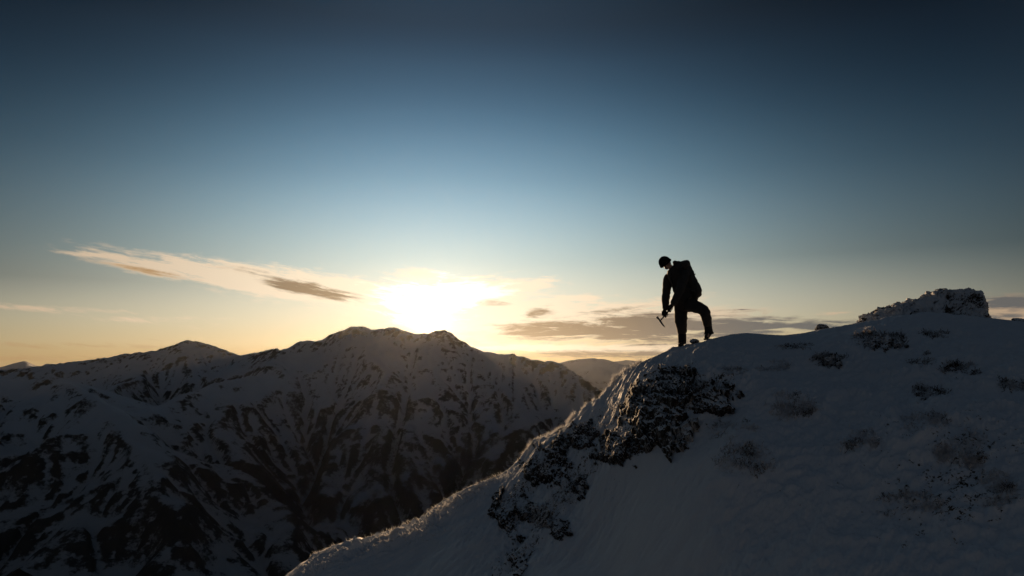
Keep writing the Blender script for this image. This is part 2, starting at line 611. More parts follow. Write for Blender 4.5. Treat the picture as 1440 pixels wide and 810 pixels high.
def hill_z(x, y):
    a, r = np.degrees(np.arctan2(x, y)), np.hypot(x, y)
    fi = np.interp(a, AZ, np.arange(len(AZ)))
    fj = np.interp(r / np.interp(a, AZ, RC), T, np.arange(len(T)))
    fi, fj = np.asarray(fi), np.asarray(fj)
    i, j = np.minimum(fi.astype(int), len(AZ) - 2), np.minimum(fj.astype(int), len(T) - 2)
    u, v = fi - i, fj - j
    return (Zg[i, j] * (1 - u) + Zg[i + 1, j] * u) * (1 - v) + (Zg[i, j + 1] * (1 - u) + Zg[i + 1, j + 1] * u) * v


def on_hill(px, py):
    """the ground point seen at a pixel of the photograph"""
    a, e = azel(px, py)
    te = math.tan(R(e))
    i = int(np.argmin(np.abs(AZ - a)))
    tz = Zg[i] / RR[i]
    ok = np.nonzero((tz >= te) & (RR[i] > 2.5) & (T <= 1.02))[0]
    j = ok[0] if len(ok) else int(np.argmax(np.where(T <= 1.02, tz, -9)))
    return np.array((HX[i, j], HY[i, j], Zg[i, j]))


VEG = np.zeros_like(Zg)


def bumpfield(px, py, rad, h, stretch=1.0, ang=0.0, base=None):
    c = on_hill(px, py) if base is None else base
    dx, dy = HX - c[0], HY - c[1]
    ca_, sa_ = math.cos(ang), math.sin(ang)
    u, v = (dx * ca_ + dy * sa_) / stretch, -dx * sa_ + dy * ca_
    return h * np.exp(-(u * u + v * v) / (rad * rad))


dZ = np.zeros_like(Zg)
# rocky rib left of the bowl: swells above each crag, hollow under it
for px, py, rad, h in ((900, 545, .75, .16), (960, 520, .6, .12), (935, 600, .5, .10), (880, 640, .5, .10), (800, 610, .5, .16), (765, 640, .5, .14), (830, 580, .5, .10),
                       (720, 700, .6, .16), (790, 690, .5, .12), (850, 690, .6, .05), (1000, 545, .5, .14), (1240, 470, .6, .10), (1165, 500, .5, .08),
                       (1110, 570, .5, .12), (1050, 640, .6, .14), (1320, 520, .9, .10), (1300, 470, .8, .06), (1340, 600, .9, .08), (1280, 640, .8, .08), (690, 760, .6, .14), (560, 765, .7, .12), (480, 785, .8, .1)):
    dZ += bumpfield(px, py, rad, h)
for px, py, rad, h in ((905, 655, .55, -.07), (1010, 590, .45, -.06), (840, 655, .4, -.05), (755, 700, .4, -.06), (1170, 530, .5, -.06), (1245, 510, .5, -.06), (1110, 615, .45, -.10), (700, 735, .4, -.08)):
    dZ += bumpfield(px, py, rad, h)
for px, py, rad, h in ((840, 590, .55, .26), (915, 560, .5, .34), (905, 600, .55, .34), (960, 545, .5, .30), (1000, 560, .42, .34), (760, 655, .55, .34), (790, 640, .4, .28), (850, 630, .5, .28),
                       (715, 715, .5, .32), (800, 700, .5, .28), (735, 780, .5, .28), (860, 720, .5, .18), (1165, 508, .45, .30), (1240, 482, .5, .30), (1085, 515, .45, .26), (1110, 575, .5, .30),
                       (1050, 650, .7, .26), (1030, 540, .4, .25), (1310, 555, .5, .26), (1350, 520, .6, .25), (1430, 540, .6, .27), (1310, 470, .5, .24), (1290, 510, .5, .25), (1200, 625, .7, .24),
                       (1350, 630, .9, .26), (1390, 690, .9, .24), (1290, 720, .8, .22), (1230, 570, .6, .18), (1410, 600, .8, .22), (1120, 690, .6, .2), (1360, 770, 1.0, .22), (1050, 780, .8, .18), (700, 800, .6, .22)):
    VEG += bumpfield(px, py, rad, h)
VEG += bumpfield(860, 610, 1.5, .17) + bumpfield(760, 690, 1.3, .2) + bumpfield(700, 770, 1.0, .14)
VEG *= 1 - .32 * sstep(ca_px(1010), ca_px(1080), AZ)[:, None]
VEG = np.minimum(VEG, .44)
rib = np.clip(bumpfield(850, 620, 1.6, 1.0) + bumpfield(740, 690, 1.4, 1.0) + bumpfield(960, 545, .8, .6) + bumpfield(1330, 560, 2.2, .7) + bumpfield(520, 760, 2.2, .5), 0, 1)
near_m = sstep(60, 25, RR)
dZ += near_m * .055 * fbm2(HX / 2.1, HY / 2.1, 3, 51) * sstep(2, 6, RR)
dZ += near_m * (.015 + .075 * rib) * fbm2(HX / .75 + .3 * perlin2(HX / .5, HY / .5, 8), HY / .75, 5, 55, .55, True)
dZ += near_m * (.004 + .022 * rib + .05 * VEG) * fbm2(HX / .16, HY / .16, 4, 59, .6)
# wind crust: low ripples combed by the wind over the open slope
wind = sstep(ca_px(930), ca_px(1040), AZ)[:, None] * near_m
dZ += wind * .020 * fbm2((HX * .8 + HY * .6) / 1.1, (-HX * .6 + HY * .8) / .26, 4, 67, .55, True) * (.4 + .6 * sstep(-.3, .5, fbm2(HX / 1.8, HY / 1.8, 2, 69)))
# wind-carved ridges on the lower left shoulder
ww = bumpfield(520, 765, 2.6, 1.0) + bumpfield(660, 690, 1.5, 1.0)
rot = 2.74
dZ += ww * np.exp(-(np.maximum(d, 0) / 3.2) ** 2) * .26 * fbm2((HX * math.cos(rot) + HY * math.sin(rot)) / 2.6, (-HX * math.sin(rot) + HY * math.cos(rot)) / .42, 4, 63, .5, True)
crest_keep = 1 - .75 * np.exp(-(d / .5) ** 2) * sstep(ca_px(860), ca_px(930), AZ)[:, None]
dZ *= crest_keep
Zg = Zg + dZ
# put the skyline back on the measured ridge line
sel = np.abs(d) < 3.0
for _ in range(4):
    cand = np.where(sel, Zg / RR, -9)
    jt = cand.argmax(1)
    fix = (CT - cand.max(1)) * RC
    fix = np.where((AZ > -22) & (AZ < 41), fix, 0)
    dtop = np.convolve(np.pad(d[np.arange(len(AZ)), jt], 10, mode='wrap'), np.ones(21) / 21, 'valid')
    fix = np.convolve(np.pad(fix, 3, mode='wrap'), np.hanning(9)[1:-1] / np.hanning(9).sum(), 'valid')
    Zg += fix[:, None] * np.exp(-((d - dtop[:, None]) / 1.3) ** 2)
# drifted snow against the boulder and outcrop
drift = at(1300, 452, 13.75)
Zg += bumpfield(0, 0, .55, .20, 1.9, -.5, drift)
# the climber's boots have packed the snow level under them
for fx, fy, lift in ((350, 742, .075), (537, 688, .04)):
    fp = at(890 + fx / 5.06, 340 + fy / 5.06, 13.1 - .02)
    gap = fp[2] + lift - float(hill_z(np.array(fp[0]), np.array(fp[1])))
    Zg += bumpfield(0, 0, .34, float(np.clip(gap, -.2, .25)), 1.0, 0, fp)
# rough rime along the ridge line
crest_w = np.exp(-(d / .28) ** 2) * (sstep(ca_px(735), ca_px(760), AZ) * sstep(ca_px(905), ca_px(865), AZ))[:, None]
Zg += crest_w * .09 * (fbm2(HX / .22, HY / .22, 4, 71, .6) + .2)
# sink outer skirt
Zg -= .16 * np.logaddexp(0, (RR - RC[:, None] - 12) / 5) * 5
far_noise = sstep(40, 200, RR)
Zg += far_noise * 14 * fbm2(HX / 160, HY / 160, 5, 81, .5)

nv = len(AZ)
V = np.stack([HX, HY, Zg], -1).reshape(-1, 3)
Fc = grid_faces(nv, len(T), wrap=True)
VEGf = VEG + sstep(60, 200, RR) * .1
hill = mesh_obj('hillside', V, Fc, snow_hill_mat(), attrs={'veg': VEGf})
cidx = len(V)
hill.data.flip_normals()
tag(hill, kind='structure')


# ------------------------------------------------------------------ rocks
def icosphere(sub):
    t = (1 + 5 ** .5) / 2
    v = np.array([(-1, t, 0), (1, t, 0), (-1, -t, 0), (1, -t, 0), (0, -1, t), (0, 1, t), (0, -1, -t), (0, 1, -t), (t, 0, -1), (t, 0, 1), (-t, 0, -1), (-t, 0, 1)], float)
    f = np.array([(0, 11, 5), (0, 5, 1), (0, 1, 7), (0, 7, 10), (0, 10, 11), (1, 5, 9), (5, 11, 4), (11, 10, 2), (10, 7, 6), (7, 1, 8),
                  (3, 9, 4), (3, 4, 2), (3, 2, 6), (3, 6, 8), (3, 8, 9), (4, 9, 5), (2, 4, 11), (6, 2, 10), (8, 6, 7), (9, 8, 1)])
    v /= np.linalg.norm(v, axis=1)[:, None]
    for _ in range(sub):
        e = np.sort(np.concatenate([f[:, [0, 1]], f[:, [1, 2]], f[:, [2, 0]]]), 1)
        u, inv = np.unique(e, axis=0, return_inverse=True)
        inv = inv.ravel()
        mid = v[u[:, 0]] + v[u[:, 1]]
        mid /= np.linalg.norm(mid, axis=1)[:, None]
        n0 = len(v); k = len(f)
        a, b_, c = n0 + inv[:k], n0 + inv[k:2 * k], n0 + inv[2 * k:]
        v = np.concatenate([v, mid])
        f = np.concatenate([np.stack([f[:, 0], a, c], 1), np.stack([f[:, 1], b_, a], 1), np.stack([f[:, 2], c, b_], 1), np.stack([a, b_, c], 1)])
    return v, f


def rock_shape(sub, dims, seed, planes=16, rough=.12, fine=.03):
    r = np.random.default_rng(seed)
    D, f = icosphere(sub)
    n = r.normal(size=(planes, 3)); n /= np.linalg.norm(n, axis=1)[:, None]
    h = r.uniform(.62, 1.0, planes)
    q = np.maximum(D @ n.T, 1e-3) / h
    rad = 1 / np.power(np.sum(q ** 14, 1), 1 / 14)
    rad = np.minimum(rad, 1.25)
    P = D * rad[:, None]
    P = P * (1 + rough * fbm3(P * 2.1 + seed, 4, seed % 50, .5, True)[:, None] * .8)
    P = P * np.array(dims)[None]
    s_ = max(dims)
    P = P + D * (fine * fbm3(P / s_ * 9 + seed, 4, (seed + 7) % 50, .6))[:, None]
    return P, f


def rime_mat():
    m, b, p = new_mat('rime plastered rock')
    pos = geom(b, 'Position')
    nx, ny, nz = b.sep(geom(b, 'Normal'))
    big = b.noise(pos, 2.6, 4, .55)
    n1 = b.noise(pos, 9, 5, .62)
    n2 = b.noise(pos, 45, 4, .62)
    k = b.ss(.50, .66, nz * .22 + (big - .5) * 1.5 + (n1 - .5) * .7 + (n2 - .5) * .32 - nx * .20 + .61)
    rock = b.mix(n1, (.014, .011, .009), (.085, .066, .050))
    b.put(p.inputs['Base Color'], b.mix(k, rock, SNOW))
    p.inputs['Roughness'].default_value = .8
    bump(b, p, n1 * .5 + n2 * .35 + k * .6, .8, .05)
    return m


m_rock = rock_mat('dark wet crag', .09, .34)
m_crust = rock_mat('frost crusted crag', .12, .7)
m_rime = rime_mat()
ROCKS = [  # px, py, size in photo px (w, h), depth m, seed, lean, label, material
    (922, 594, 70, 80, .34, 3, .5, 'largest dark crag face on the slope below the climber, snow capped on top', 0),
    (868, 630, 54, 48, .28, 5, .4, 'dark crag foot reaching down left of the largest crag face', 0),
    (946, 536, 52, 42, .28, 8, .5, 'small dark jutting rock directly above the largest crag face', 0),
    (1000, 562, 66, 46, .28, 12, .6, 'slanting brown crag in snow right of the largest crag face', 0),
    (960, 604, 40, 44, .24, 17, .5, 'frosted rock ledge tucked against the right edge of the largest crag', 1),
    (768, 654, 56, 54, .32, 21, .2, 'dark crag under the sunlit corner of the snow ridge', 0),
    (789, 622, 20, 40, .20, 23, .0, 'narrow dark rock hugging the ridge line above the corner crag', 0),
    (820, 614, 46, 32, .24, 25, .3, 'dark rock just under the ridge line between corner crag and largest crag', 0),
    (718, 712, 46, 50, .28, 29, -.1, 'dark rock beside the golden wind-carved snow streaks', 0),
    (716, 744, 26, 30, .18, 31, .0, 'small dark rock directly under the one beside the golden streaks', 0),
    (810, 680, 26, 36, .20, 33, .1, 'narrow dark rock standing in shaded snow below the middle of the ridge', 0),
    (762, 724, 34, 36, .20, 35, .3, 'angular rock in the shaded snow right of the golden streaks', 1),
    (789, 744, 26, 28, .18, 41, .3, 'small rock lying lower right of the angular rock', 0),
    (727, 790, 24, 52, .22, 37, .0, 'lowest dark rock near the bottom edge of the slope', 0),
    (1240, 482, 54, 20, .16, 45, .1, 'low frosted rock under the left end of the rime ridge', 1),
    (1168, 509, 38, 16, .14, 49, .1, 'flat frosted rock in snow between climber and rime boulder', 1),
]


def on_hill_v(PX, PY):
    """on_hill for a whole grid of pixels (columns share px only loosely)"""
    out = np.zeros(PX.shape + (3,))
    D_ = np.stack(ray(PX, PY), -1) if False else np.stack(np.broadcast_arrays(*ray(PX, PY)), -1)
    az_ = np.degrees(np.arctan2(D_[..., 0], D_[..., 1]))
    te = D_[..., 2] / np.hypot(D_[..., 0], D_[..., 1])
    ii = np.rint(np.interp(az_, AZ, np.arange(len(AZ)))).astype(int)
    js = np.nonzero((T > .22) & (T <= 1.01))[0]
    for i in np.unique(ii):
        k = ii == i
        tz = np.maximum.accumulate(Zg[i, js] / RR[i, js])
        tz = tz + np.arange(len(js)) * 1e-7
        r_ = np.interp(te[k], tz, RR[i, js])
        out[k, 0] = r_ * np.sin(np.radians(az_[k])); out[k, 1] = r_ * np.cos(np.radians(az_[k]))
    out[..., 2] = hill_z(out[..., 0], out[..., 1])
    return out


def crag(px, py, w, h, dep, seed, lean, mat):
    """an angular outcrop that pushes out of the snow: blocks of broken rock over the hill surface, its rim buried"""
    r = np.random.default_rng(seed)
    n_ = 170
    U, Vv = np.meshgrid(np.linspace(-1, 1, n_), np.linspace(-1, 1, n_), indexing='ij')
    S_ = .78
    base = on_hill_v(px + U * w * S_ - lean * Vv * h * .35, py - Vv * h * S_)
    c = base[n_ // 2, n_ // 2]
    a = math.atan2(c[0], c[1])
    e2 = np.array((math.sin(a), math.cos(a)))
    asp = w / h
    Ua = U * asp
    q = np.sqrt(U * U + Vv * Vv) + .40 * fbm2(Ua * 1.6 + seed, Vv * 1.7, 5, seed % 40, .62)
    H_ = np.zeros_like(U)
    for K, amp in ((6, .62), (18, .46), (70, .11)):
        sd_ = r.uniform(-1, 1, (K, 2))
        off = r.uniform(-.5, .5, K); sl = r.normal(0, 1.0, (K, 2)) * amp
        wu = U + .06 * perlin2(Ua * 6, Vv * 6, 5); wv = Vv + .06 * perlin2(Ua * 6, Vv * 6, 6)
        dd = ((wu[..., None] - sd_[:, 0]) * asp) ** 2 + (wv[..., None] - sd_[:, 1]) ** 2
        k = dd.argmin(-1)
        H_ = H_ + amp * off[k] + sl[k, 0] * (wu - sd_[k, 0]) + sl[k, 1] * (wv - sd_[k, 1])
    led = (Vv * 3.2 - Ua * .9 + .5 * fbm2(Ua * 1.6, Vv * 1.6, 3, 36)) % 1.0
    H_ = H_ + .16 * (np.minimum(led / .8, (1 - led) / .2) - .5)
    H_ = H_ + .05 * fbm2(Ua * 5, Vv * 5, 5, 33, .6, True)
    hgt = dep * (.50 * (1 - sstep(.30, .95, q)) + .62 * H_ * (1 - sstep(.5, 1.0, q))) - .05 - .10 * sstep(.60, .9, q) - .25 * sstep(.85, 1.15, q)
    n = np.array((-e2[0], -e2[1], .75)); n /= np.linalg.norm(n)
    Pp = base + hgt[..., None] * n
    o = mesh_obj('rock', Pp.reshape(-1, 3), grid_faces(n_, n_), mat)
    to_local(o, c)
    return o


for (px, py, w, h, dep, seed, lean, label, mi) in ROCKS:
    o = crag(px, py, w, h, dep, seed, lean, (m_rock, m_crust)[mi])
    tag(o, label, 'rock', 'crags breaking through the snow slope')

# rime-plastered boulder and the low rock ridge leading up to it
rr_b = 14.6
b0 = at(1348, 430, rr_b)
P, f = rock_shape(7, (.53, .50, .47), 78, 34, .08, .02)
P[:, 2] = np.where(P[:, 2] > 0, P[:, 2] * .98, P[:, 2])
P += .028 * (fbm3(P * 11, 4, 15, .6))[:, None] * (P / np.linalg.norm(P, axis=1)[:, None])
o = mesh_obj('boulder', P, f, m_rime)
o.location = Vector(b0) + Vector((0, 0, -.03))
tag(o, 'big rounded rime-covered boulder on the hill crest', 'boulder')

# outcrop: a swept wall of broken rock, lower to the left
prof = [(1196, 459, .02), (1212, 442, .16), (1232, 430, .30), (1252, 423, .42), (1268, 420, .48), (1285, 419, .52), (1300, 412, .58), (1312, 407, .62), (1326, 405, .64), (1336, 415, .55)]
base_r = 14.5
mU, nV = 260, 90
us = np.linspace(0, 1, mU)
ppx = np.interp(us, np.linspace(0, 1, len(prof)), [p[0] for p in prof])
ppy = np.interp(us, np.linspace(0, 1, len(prof)), [p[1] + 4 for p in prof])
vs = np.linspace(-1, 1, nV)
PO = np.zeros((mU, nV, 3))
for i in range(mU):
    top = at(ppx[i], ppy[i], base_r)
    zb = top[2] * 0 + at(ppx[i], 462, base_r)[2]
    hgt = max(.01, top[2] - zb)
    out = np.array((top[0], top[1], 0)); out /= np.linalg.norm(out)
    wdt = .22 + .55 * min(1, hgt)
    ss_ = np.sign(vs) * np.abs(vs) ** .8
    zz = zb - .15 + (hgt + .15) * (1 - np.abs(vs) ** 2.2)
    PO[i] = top[None] * np.array((1, 1, 0)) + out[None] * (ss_ * wdt)[:, None]
    PO[i, :, 2] = zz
PO = PO.reshape(-1, 3)
amp = sstep(0, .12, us) * sstep(1.02, .9, us)
amp = np.repeat(amp, nV)
PO = PO + amp[:, None] * .10 * np.stack([fbm3(PO * 2.6 + k, 5, 20 + k, .58) for k in (0, 1, 2)], 1)
PO = PO + amp[:, None] * .024 * np.stack([fbm3(PO * 12 + k, 4, 30 + k, .6) for k in (0, 1, 2)], 1)
o = mesh_obj('rock_outcrop', PO, grid_faces(mU, nV), m_rime)
to_local(o, PO.mean(0))
tag(o, 'long low rime-crusted rock outcrop rising to the boulder on the crest', 'rock outcrop')

# stones poking out of the crest
m_stone = rock_mat('frosted stone', .05, .6, 2.0)
for (px, py, w, seed, label) in ((976, 480, 7, 5, 'small frosted stone on the crest between the boots of the climber'),
                                 (1154, 456.5, 10, 6, 'small snowy stone on the crest midway between climber and outcrop'),
                                 (1433, 448, 8, 9, 'tiny dark stone on the skyline right of the boulder')):
    a_, e_ = azel(px, py)
    rh = float(np.interp(a_, AZ, RC))
    sc = rh / FPX
    c = at(px, py + w * .15, rh)
    c[2] = float(hill_z(np.array(c[0]), np.array(c[1]))) + w * .18 * sc
    P, f = rock_shape(4, (w * .7 * sc, w * .6 * sc, w * .45 * sc), seed, 10, .15, .006)
    o = mesh_obj('stone', P, f, m_stone)
    o.location = Vector(c)
    tag(o, label, 'stone', 'stones on the hill crest')


# ------------------------------------------------------------------ heather and rimed grass
def blades(pts, lens, dirs, wid, segs=2, curl=.3, rng=RNG):
    """tapered bent blades; returns verts, quad/tri faces as triangles, frost attribute"""
    n = len(pts)
    side = np.cross(dirs, rng.normal(size=(n, 3)))
    side /= np.linalg.norm(side, axis=1)[:, None] + 1e-9
    bend = np.cross(dirs, side)
    rows, fr = [], []
    for s_ in range(segs + 1):
        t = s_ / segs
        c = pts + dirs * (lens * t)[:, None] + bend * (lens * curl * t * t)[:, None]
        w = wid * (1 - .85 * t)
        rows += [c - side * w[:, None] * .5, c + side * w[:, None] * .5]
        fr += [np.full(n, t), np.full(n, t)]
    V = np.stack(rows, 1)
    k = 2 * (segs + 1)
    base = np.arange(n)[:, None] * k
    F = []
    for s_ in range(segs):
        a = 2 * s_
        F.append(base + np.array([a, a + 1, a + 3, a + 2]))
    return V.reshape(-1, 3), np.concatenate(F), np.stack(fr, 1).ravel()


m_heather = twig_mat('heather twigs', (.060, .042, .029), (.62, .62, .64), .48)
m_frosty = twig_mat('frosted heather twigs', (.10, .075, .06), (.66, .66, .68), .74)
m_grass = twig_mat('rimed grass', (.42, .36, .27), (.80, .80, .82), .62)


def heather(px, py, w, h, n, label, mat, length=.10, group='heather clumps in the snow', up=.9):
    c = on_hill(px, py)
    rh = float(np.hypot(c[0], c[1]))
    sc = rh / FPX
    pts = []
    tries = 0
    seeds = RNG.uniform(-1, 1, (max(5, n // 34), 2))
    while len(pts) < n and tries < n * 6:
        tries += 1
        s_ = seeds[RNG.integers(len(seeds))] + RNG.normal(0, .17, 2) * (1.5, .8)
        if s_ @ s_ > 1.1:
            continue
        q = on_hill(px + s_[0] * w * .5, py + s_[1] * h * .5)
        pts.append((q[0] + RNG.normal(0, .02), q[1] + RNG.normal(0, .02), q[2] - .015))
    pts = np.array(pts)
    pts[:, 2] = hill_z(pts[:, 0], pts[:, 1]) - .015
    rq = np.hypot(pts[:, 0], pts[:, 1])
    pts = pts[np.abs(rq - np.median(rq)) < .40]
    near = np.linalg.norm(pts[:, None] - pts[None], axis=2) < .17          # one clump: keep what hangs together
    lab = np.arange(len(pts))
    for _ in range(60):
        lab = np.where(near, lab[None], len(pts)).min(1)
    pts = pts[lab == np.bincount(lab).argmax()]
    n_ = len(pts)
    dirs = RNG.normal(0, .55, (n_, 3)) + np.array((0, -.15, up))
    dirs[:, 2] = np.abs(dirs[:, 2])
    dirs /= np.linalg.norm(dirs, axis=1)[:, None]
    lens = RNG.uniform(.4, 1.25, n_) * length
    V1, F1, fr1 = blades(pts, lens, dirs, np.full(n_, .006))
    # side shoots
    t = RNG.uniform(.25, .9, (3, n_))
    parts_v, parts_f, parts_a, off = [V1], [F1], [fr1], len(V1)
    for k in range(3):
        p2 = pts + dirs * (lens * t[k])[:, None]
        d2 = dirs + RNG.normal(0, .7, (n_, 3)); d2 /= np.linalg.norm(d2, axis=1)[:, None]
        v2, f2, a2 = blades(p2, lens * .45, d2, np.full(n_, .009), 1)
        parts_v.append(v2); parts_f.append(f2 + off); parts_a.append(a2 * .5 + .45); off += len(v2)
    # creeping stems that tie the clump together at snow level
    order = np.argsort(np.linalg.norm(pts - pts.mean(0), axis=1))
    src, dst = [], []
    for q_ in range(1, n_):
        i_ = order[q_]
        prev = order[:q_]
        src.append(i_); dst.append(prev[np.argmin(np.linalg.norm(pts[prev] - pts[i_], axis=1))])
    vec = pts[dst] - pts[src]
    ln_ = np.linalg.norm(vec, axis=1) + 1e-6
    v2, f2, a2 = blades(pts[src] + np.array((0, 0, .022)), ln_, vec / ln_[:, None], np.full(n_ - 1, .007), 1, .02)
    parts_v.append(v2); parts_f.append(f2 + off); parts_a.append(a2 * 0 + .25); off += len(v2)
    fr = np.concatenate(parts_a) * .6
    V = np.concatenate(parts_v)
    fr = fr + .5 * (fbm3(V * 5, 2, 12) ) + .1
    o = mesh_obj('heather_clump', V, np.concatenate(parts_f), mat, attrs={'frost': fr})
    to_local(o, c)
    return tag(o, label, 'heather', group)


HE = [
    (1112, 572, 66, 40, 420, 'bushy half-frosted heather clump in the middle of the open snow slope', 1, .10),
    (1236, 480, 74, 26, 420, 'dark heather growing over the low rock under the rime ridge', 0, .11),
    (1168, 508, 52, 20, 260, 'dark heather on the flat rock between climber and boulder', 0, .10),
    (1085, 515, 46, 16, 160, 'small broken row of heather on the snow right of the climber', 1, .08),
    (1120, 486, 60, 12, 130, 'sparse heather sprigs strung along the snow below the crest', 0, .08),
    (1030, 520, 36, 14, 110, 'tiny heather sprigs in snow just under the right boot', 1, .07),
    (945, 535, 56, 34, 320, 'dark heather bristling over the small rock above the largest crag', 0, .10),
    (1002, 556, 64, 36, 340, 'brown heather hanging over the slanting crag', 0, .10),
    (905, 556, 60, 18, 220, 'frosted heather fringe on the snow lip over the largest crag', 1, .09),
    (1050, 648, 78, 46, 420, 'pale frosted heather clump low on the slope below the bushy one', 1, .10),
    (1030, 606, 60, 30, 220, 'thin frosted heather patch between the crags and the pale clump', 1, .08),
    (1205, 620, 56, 30, 240, 'small frosted heather patch in smooth snow in the lower middle', 1, .08),
    (1290, 592, 76, 24, 260, 'frosted heather row right of centre on the lower slope', 1, .08),
    (1352, 520, 56, 16, 220, 'brown heather patch in the rough snow below the boulder', 0, .09),
    (1308, 552, 44, 22, 220, 'dark heather patch in the hollow left of the brown patch', 0, .09),
    (1294, 505, 32, 22, 150, 'small heather patch in rough snow between rime ridge and hollow', 0, .08),
    (1310, 470, 40, 12, 140, 'heather tuft in snow directly under the boulder', 0, .08),
    (1428, 542, 40, 24, 200, 'dark heather at the far right edge of the slope', 0, .09),
    (1352, 632, 70, 50, 420, 'curving frosted heather bank at the lower right', 1, .09),
    (1400, 690, 60, 46, 300, 'dim frosted heather at the bottom right corner of the slope', 1, .08),
    (1275, 712, 90, 34, 320, 'dim heather band near the bottom of the smooth snow', 1, .07),
    (795, 700, 44, 40, 200, 'frosted heather around the narrow dark rock', 1, .07),
    (720, 712, 60, 50, 260, 'frosted heather clinging to the rock beside the golden streaks', 1, .08),
    (850, 585, 60, 34, 260, 'frosted heather on the rib just under the ridge line', 1, .08),
]
for (px, py, w, h, n, label, mi, ln) in HE:
    heather(px, py, w * 1.1, h, int(n * 1.15), label, (m_heather, m_frosty)[mi], ln * .74)

# rimed grass bristling along the ridge (nobody could count it)
gp_, gl_, gw_ = [], [], []


def ridge_grass(px0, px1, n, ln, spread, off=0.0):
    for _ in range(n):
        px = RNG.uniform(px0, px1)
        a = ca_px(px)
        rc = float(np.interp(a, AZ, RC)) + RNG.normal(off, spread)
        if fbm2(np.array([px / 14.0]), np.array([rc * 2.0]), 2, 90)[0] < -.1:
            continue
        x, y = rc * math.sin(R(a)), rc * math.cos(R(a))
        gp_.append((x, y, float(hill_z(np.array(x), np.array(y))) - .01)); gl_.append(ln * RNG.uniform(.35, 1.3)); gw_.append(.013)


ridge_grass(430, 735, 2600, .09, .5)
ridge_grass(735, 905, 3200, .085, .10)
ridge_grass(900, 960, 120, .03, .1)
ridge_grass(1030, 1200, 120, .035, .1)
# combed streaks on the lower shoulder
for _ in range(46):
    px, py = RNG.uniform(440, 715), 0
    k0 = np.interp(px, [425, 510, 600, 640, 715], [792, 753, 720, 690, 656])
    py = k0 + abs(RNG.normal(0, 20)) + 3
    L = RNG.uniform(25, 80)
    for q in np.linspace(0, 1, 26):
        p_ = on_hill(px - L * q + RNG.normal(0, 1.2), py + L * .55 * q + RNG.normal(0, 1.2))
        gp_.append((p_[0], p_[1], p_[2] - .01)); gl_.append(RNG.uniform(.05, .12)); gw_.append(.014)
GP = np.array(gp_); GL = np.array(gl_); GW = np.array(gw_)
GD = RNG.normal(0, .35, (len(GP), 3)) + np.array((-.45, -.1, .8))
GD[:, 2] = np.abs(GD[:, 2]); GD /= np.linalg.norm(GD, axis=1)[:, None]
V1, F1, A1 = blades(GP, GL, GD, GW, 2, .35)
o = mesh_obj('grass', V1, F1, m_grass, attrs={'frost': A1 * .5 + .3})
tag(o, 'rimed grass bristling along the sunlit ridge line', 'grass', None, 'stuff')


# ------------------------------------------------------------------ the climber
def P3(zx, zy, dep=0.0):
    """point on the climber: zx, zy in a 5.06x enlargement of the photograph, dep metres behind his middle"""
    q = at(890 + zx / 5.06, 340 + zy / 5.06, RP + dep)
    return Vector(q)


def skin(name, verts, radii, edges, mat, parent, sub=2, root=0, noise=0.0, nscale=8, origin=None):
    me = bpy.data.meshes.new(name)
    me.from_pydata([tuple(v) for v in verts], edges, [])
    o = bpy.data.objects.new(name, me)
    COL.objects.link(o)
    md = o.modifiers.new('s', 'SKIN')
    md.use_smooth_shade = True
    md.branch_smoothing = .6
    sv = me.skin_vertices[0].data
    for i, r_ in enumerate(radii):
        sv[i].radius = r_ if isinstance(r_, tuple) else (r_, r_)
        sv[i].use_root = i == root
    sb = o.modifiers.new('d', 'SUBSURF')
    sb.levels = sb.render_levels = sub
    dg = bpy.context.evaluated_depsgraph_get()
    new = bpy.data.meshes.new_from_object(o.evaluated_get(dg))
    bpy.data.objects.remove(o)
    n = len(new.vertices)
    co = np.zeros(n * 3, np.float32); new.vertices.foreach_get('co', co); co = co.reshape(-1, 3)
    if noise:
        nr = np.zeros(n * 3, np.float32); new.vertices.foreach_get('normal', nr); nr = nr.reshape(-1, 3)
        co = co + nr * (noise * fbm3(co * nscale, 3, 44, .5, True))[:, None]
        new.vertices.foreach_set('co', co.ravel())
    new.polygons.foreach_set('use_smooth', np.ones(len(new.polygons), bool))
    new.materials.clear()
    new.materials.append(mat)
    new.name = name
    o = bpy.data.objects.new(name, new)
    COL.objects.link(o)
    if parent:
        o.parent = parent
        o.matrix_parent_inverse = parent.matrix_world.inverted()
    return o


m_skin = plain_mat('skin', (.50, .30, .22), (.62, .40, .30), 60, .55, .001)
m_jacket = plain_mat('black shell jacket', (.034, .032, .031), (.072, .066, .062), 24, .75, .006)
m_trouser = plain_mat('black trousers', (.026, .025, .025), (.056, .052, .050), 30, .8, .005)
m_boot = plain_mat('boot leather', (.02, .016, .013), (.05, .038, .028), 40, .6, .003)
m_hat = plain_mat('black knit', (.008, .008, .009), (.018, .017, .018), 160, .95, .004)
m_glove = plain_mat('dark glove', (.012, .011, .011), (.03, .027, .025), 70, .7, .003)
m_pack = plain_mat('dark pack fabric', (.040, .037, .034), (.085, .078, .070), 50, .75, .004)
m_strap = plain_mat('strap webbing', (.02, .02, .02), (.05, .05, .05), 120, .8, .002)
m_steel = plain_mat('forged steel', (.10, .10, .10), (.22, .22, .22), 60, .35, .001, 1.0)
m_gaiter = plain_mat('gaiter cloth', (.015, .015, .016), (.03, .03, .03), 60, .8, .004)
m_eye = plain_mat('eye', (.02, .015, .01), (.05, .04, .03), 60, .2, .0005)

foot_r = P3(350, 742, .06)
HC = P3(237, 156, -.05)                                   # head centre
CR = Vector((-.66, -.10, .74)).normalized()               # crown
FW = Vector((-.62, -.42, -.66)); FW = (FW - FW.dot(CR) * CR).normalized()   # face
SD = CR.cross(FW).normalized()

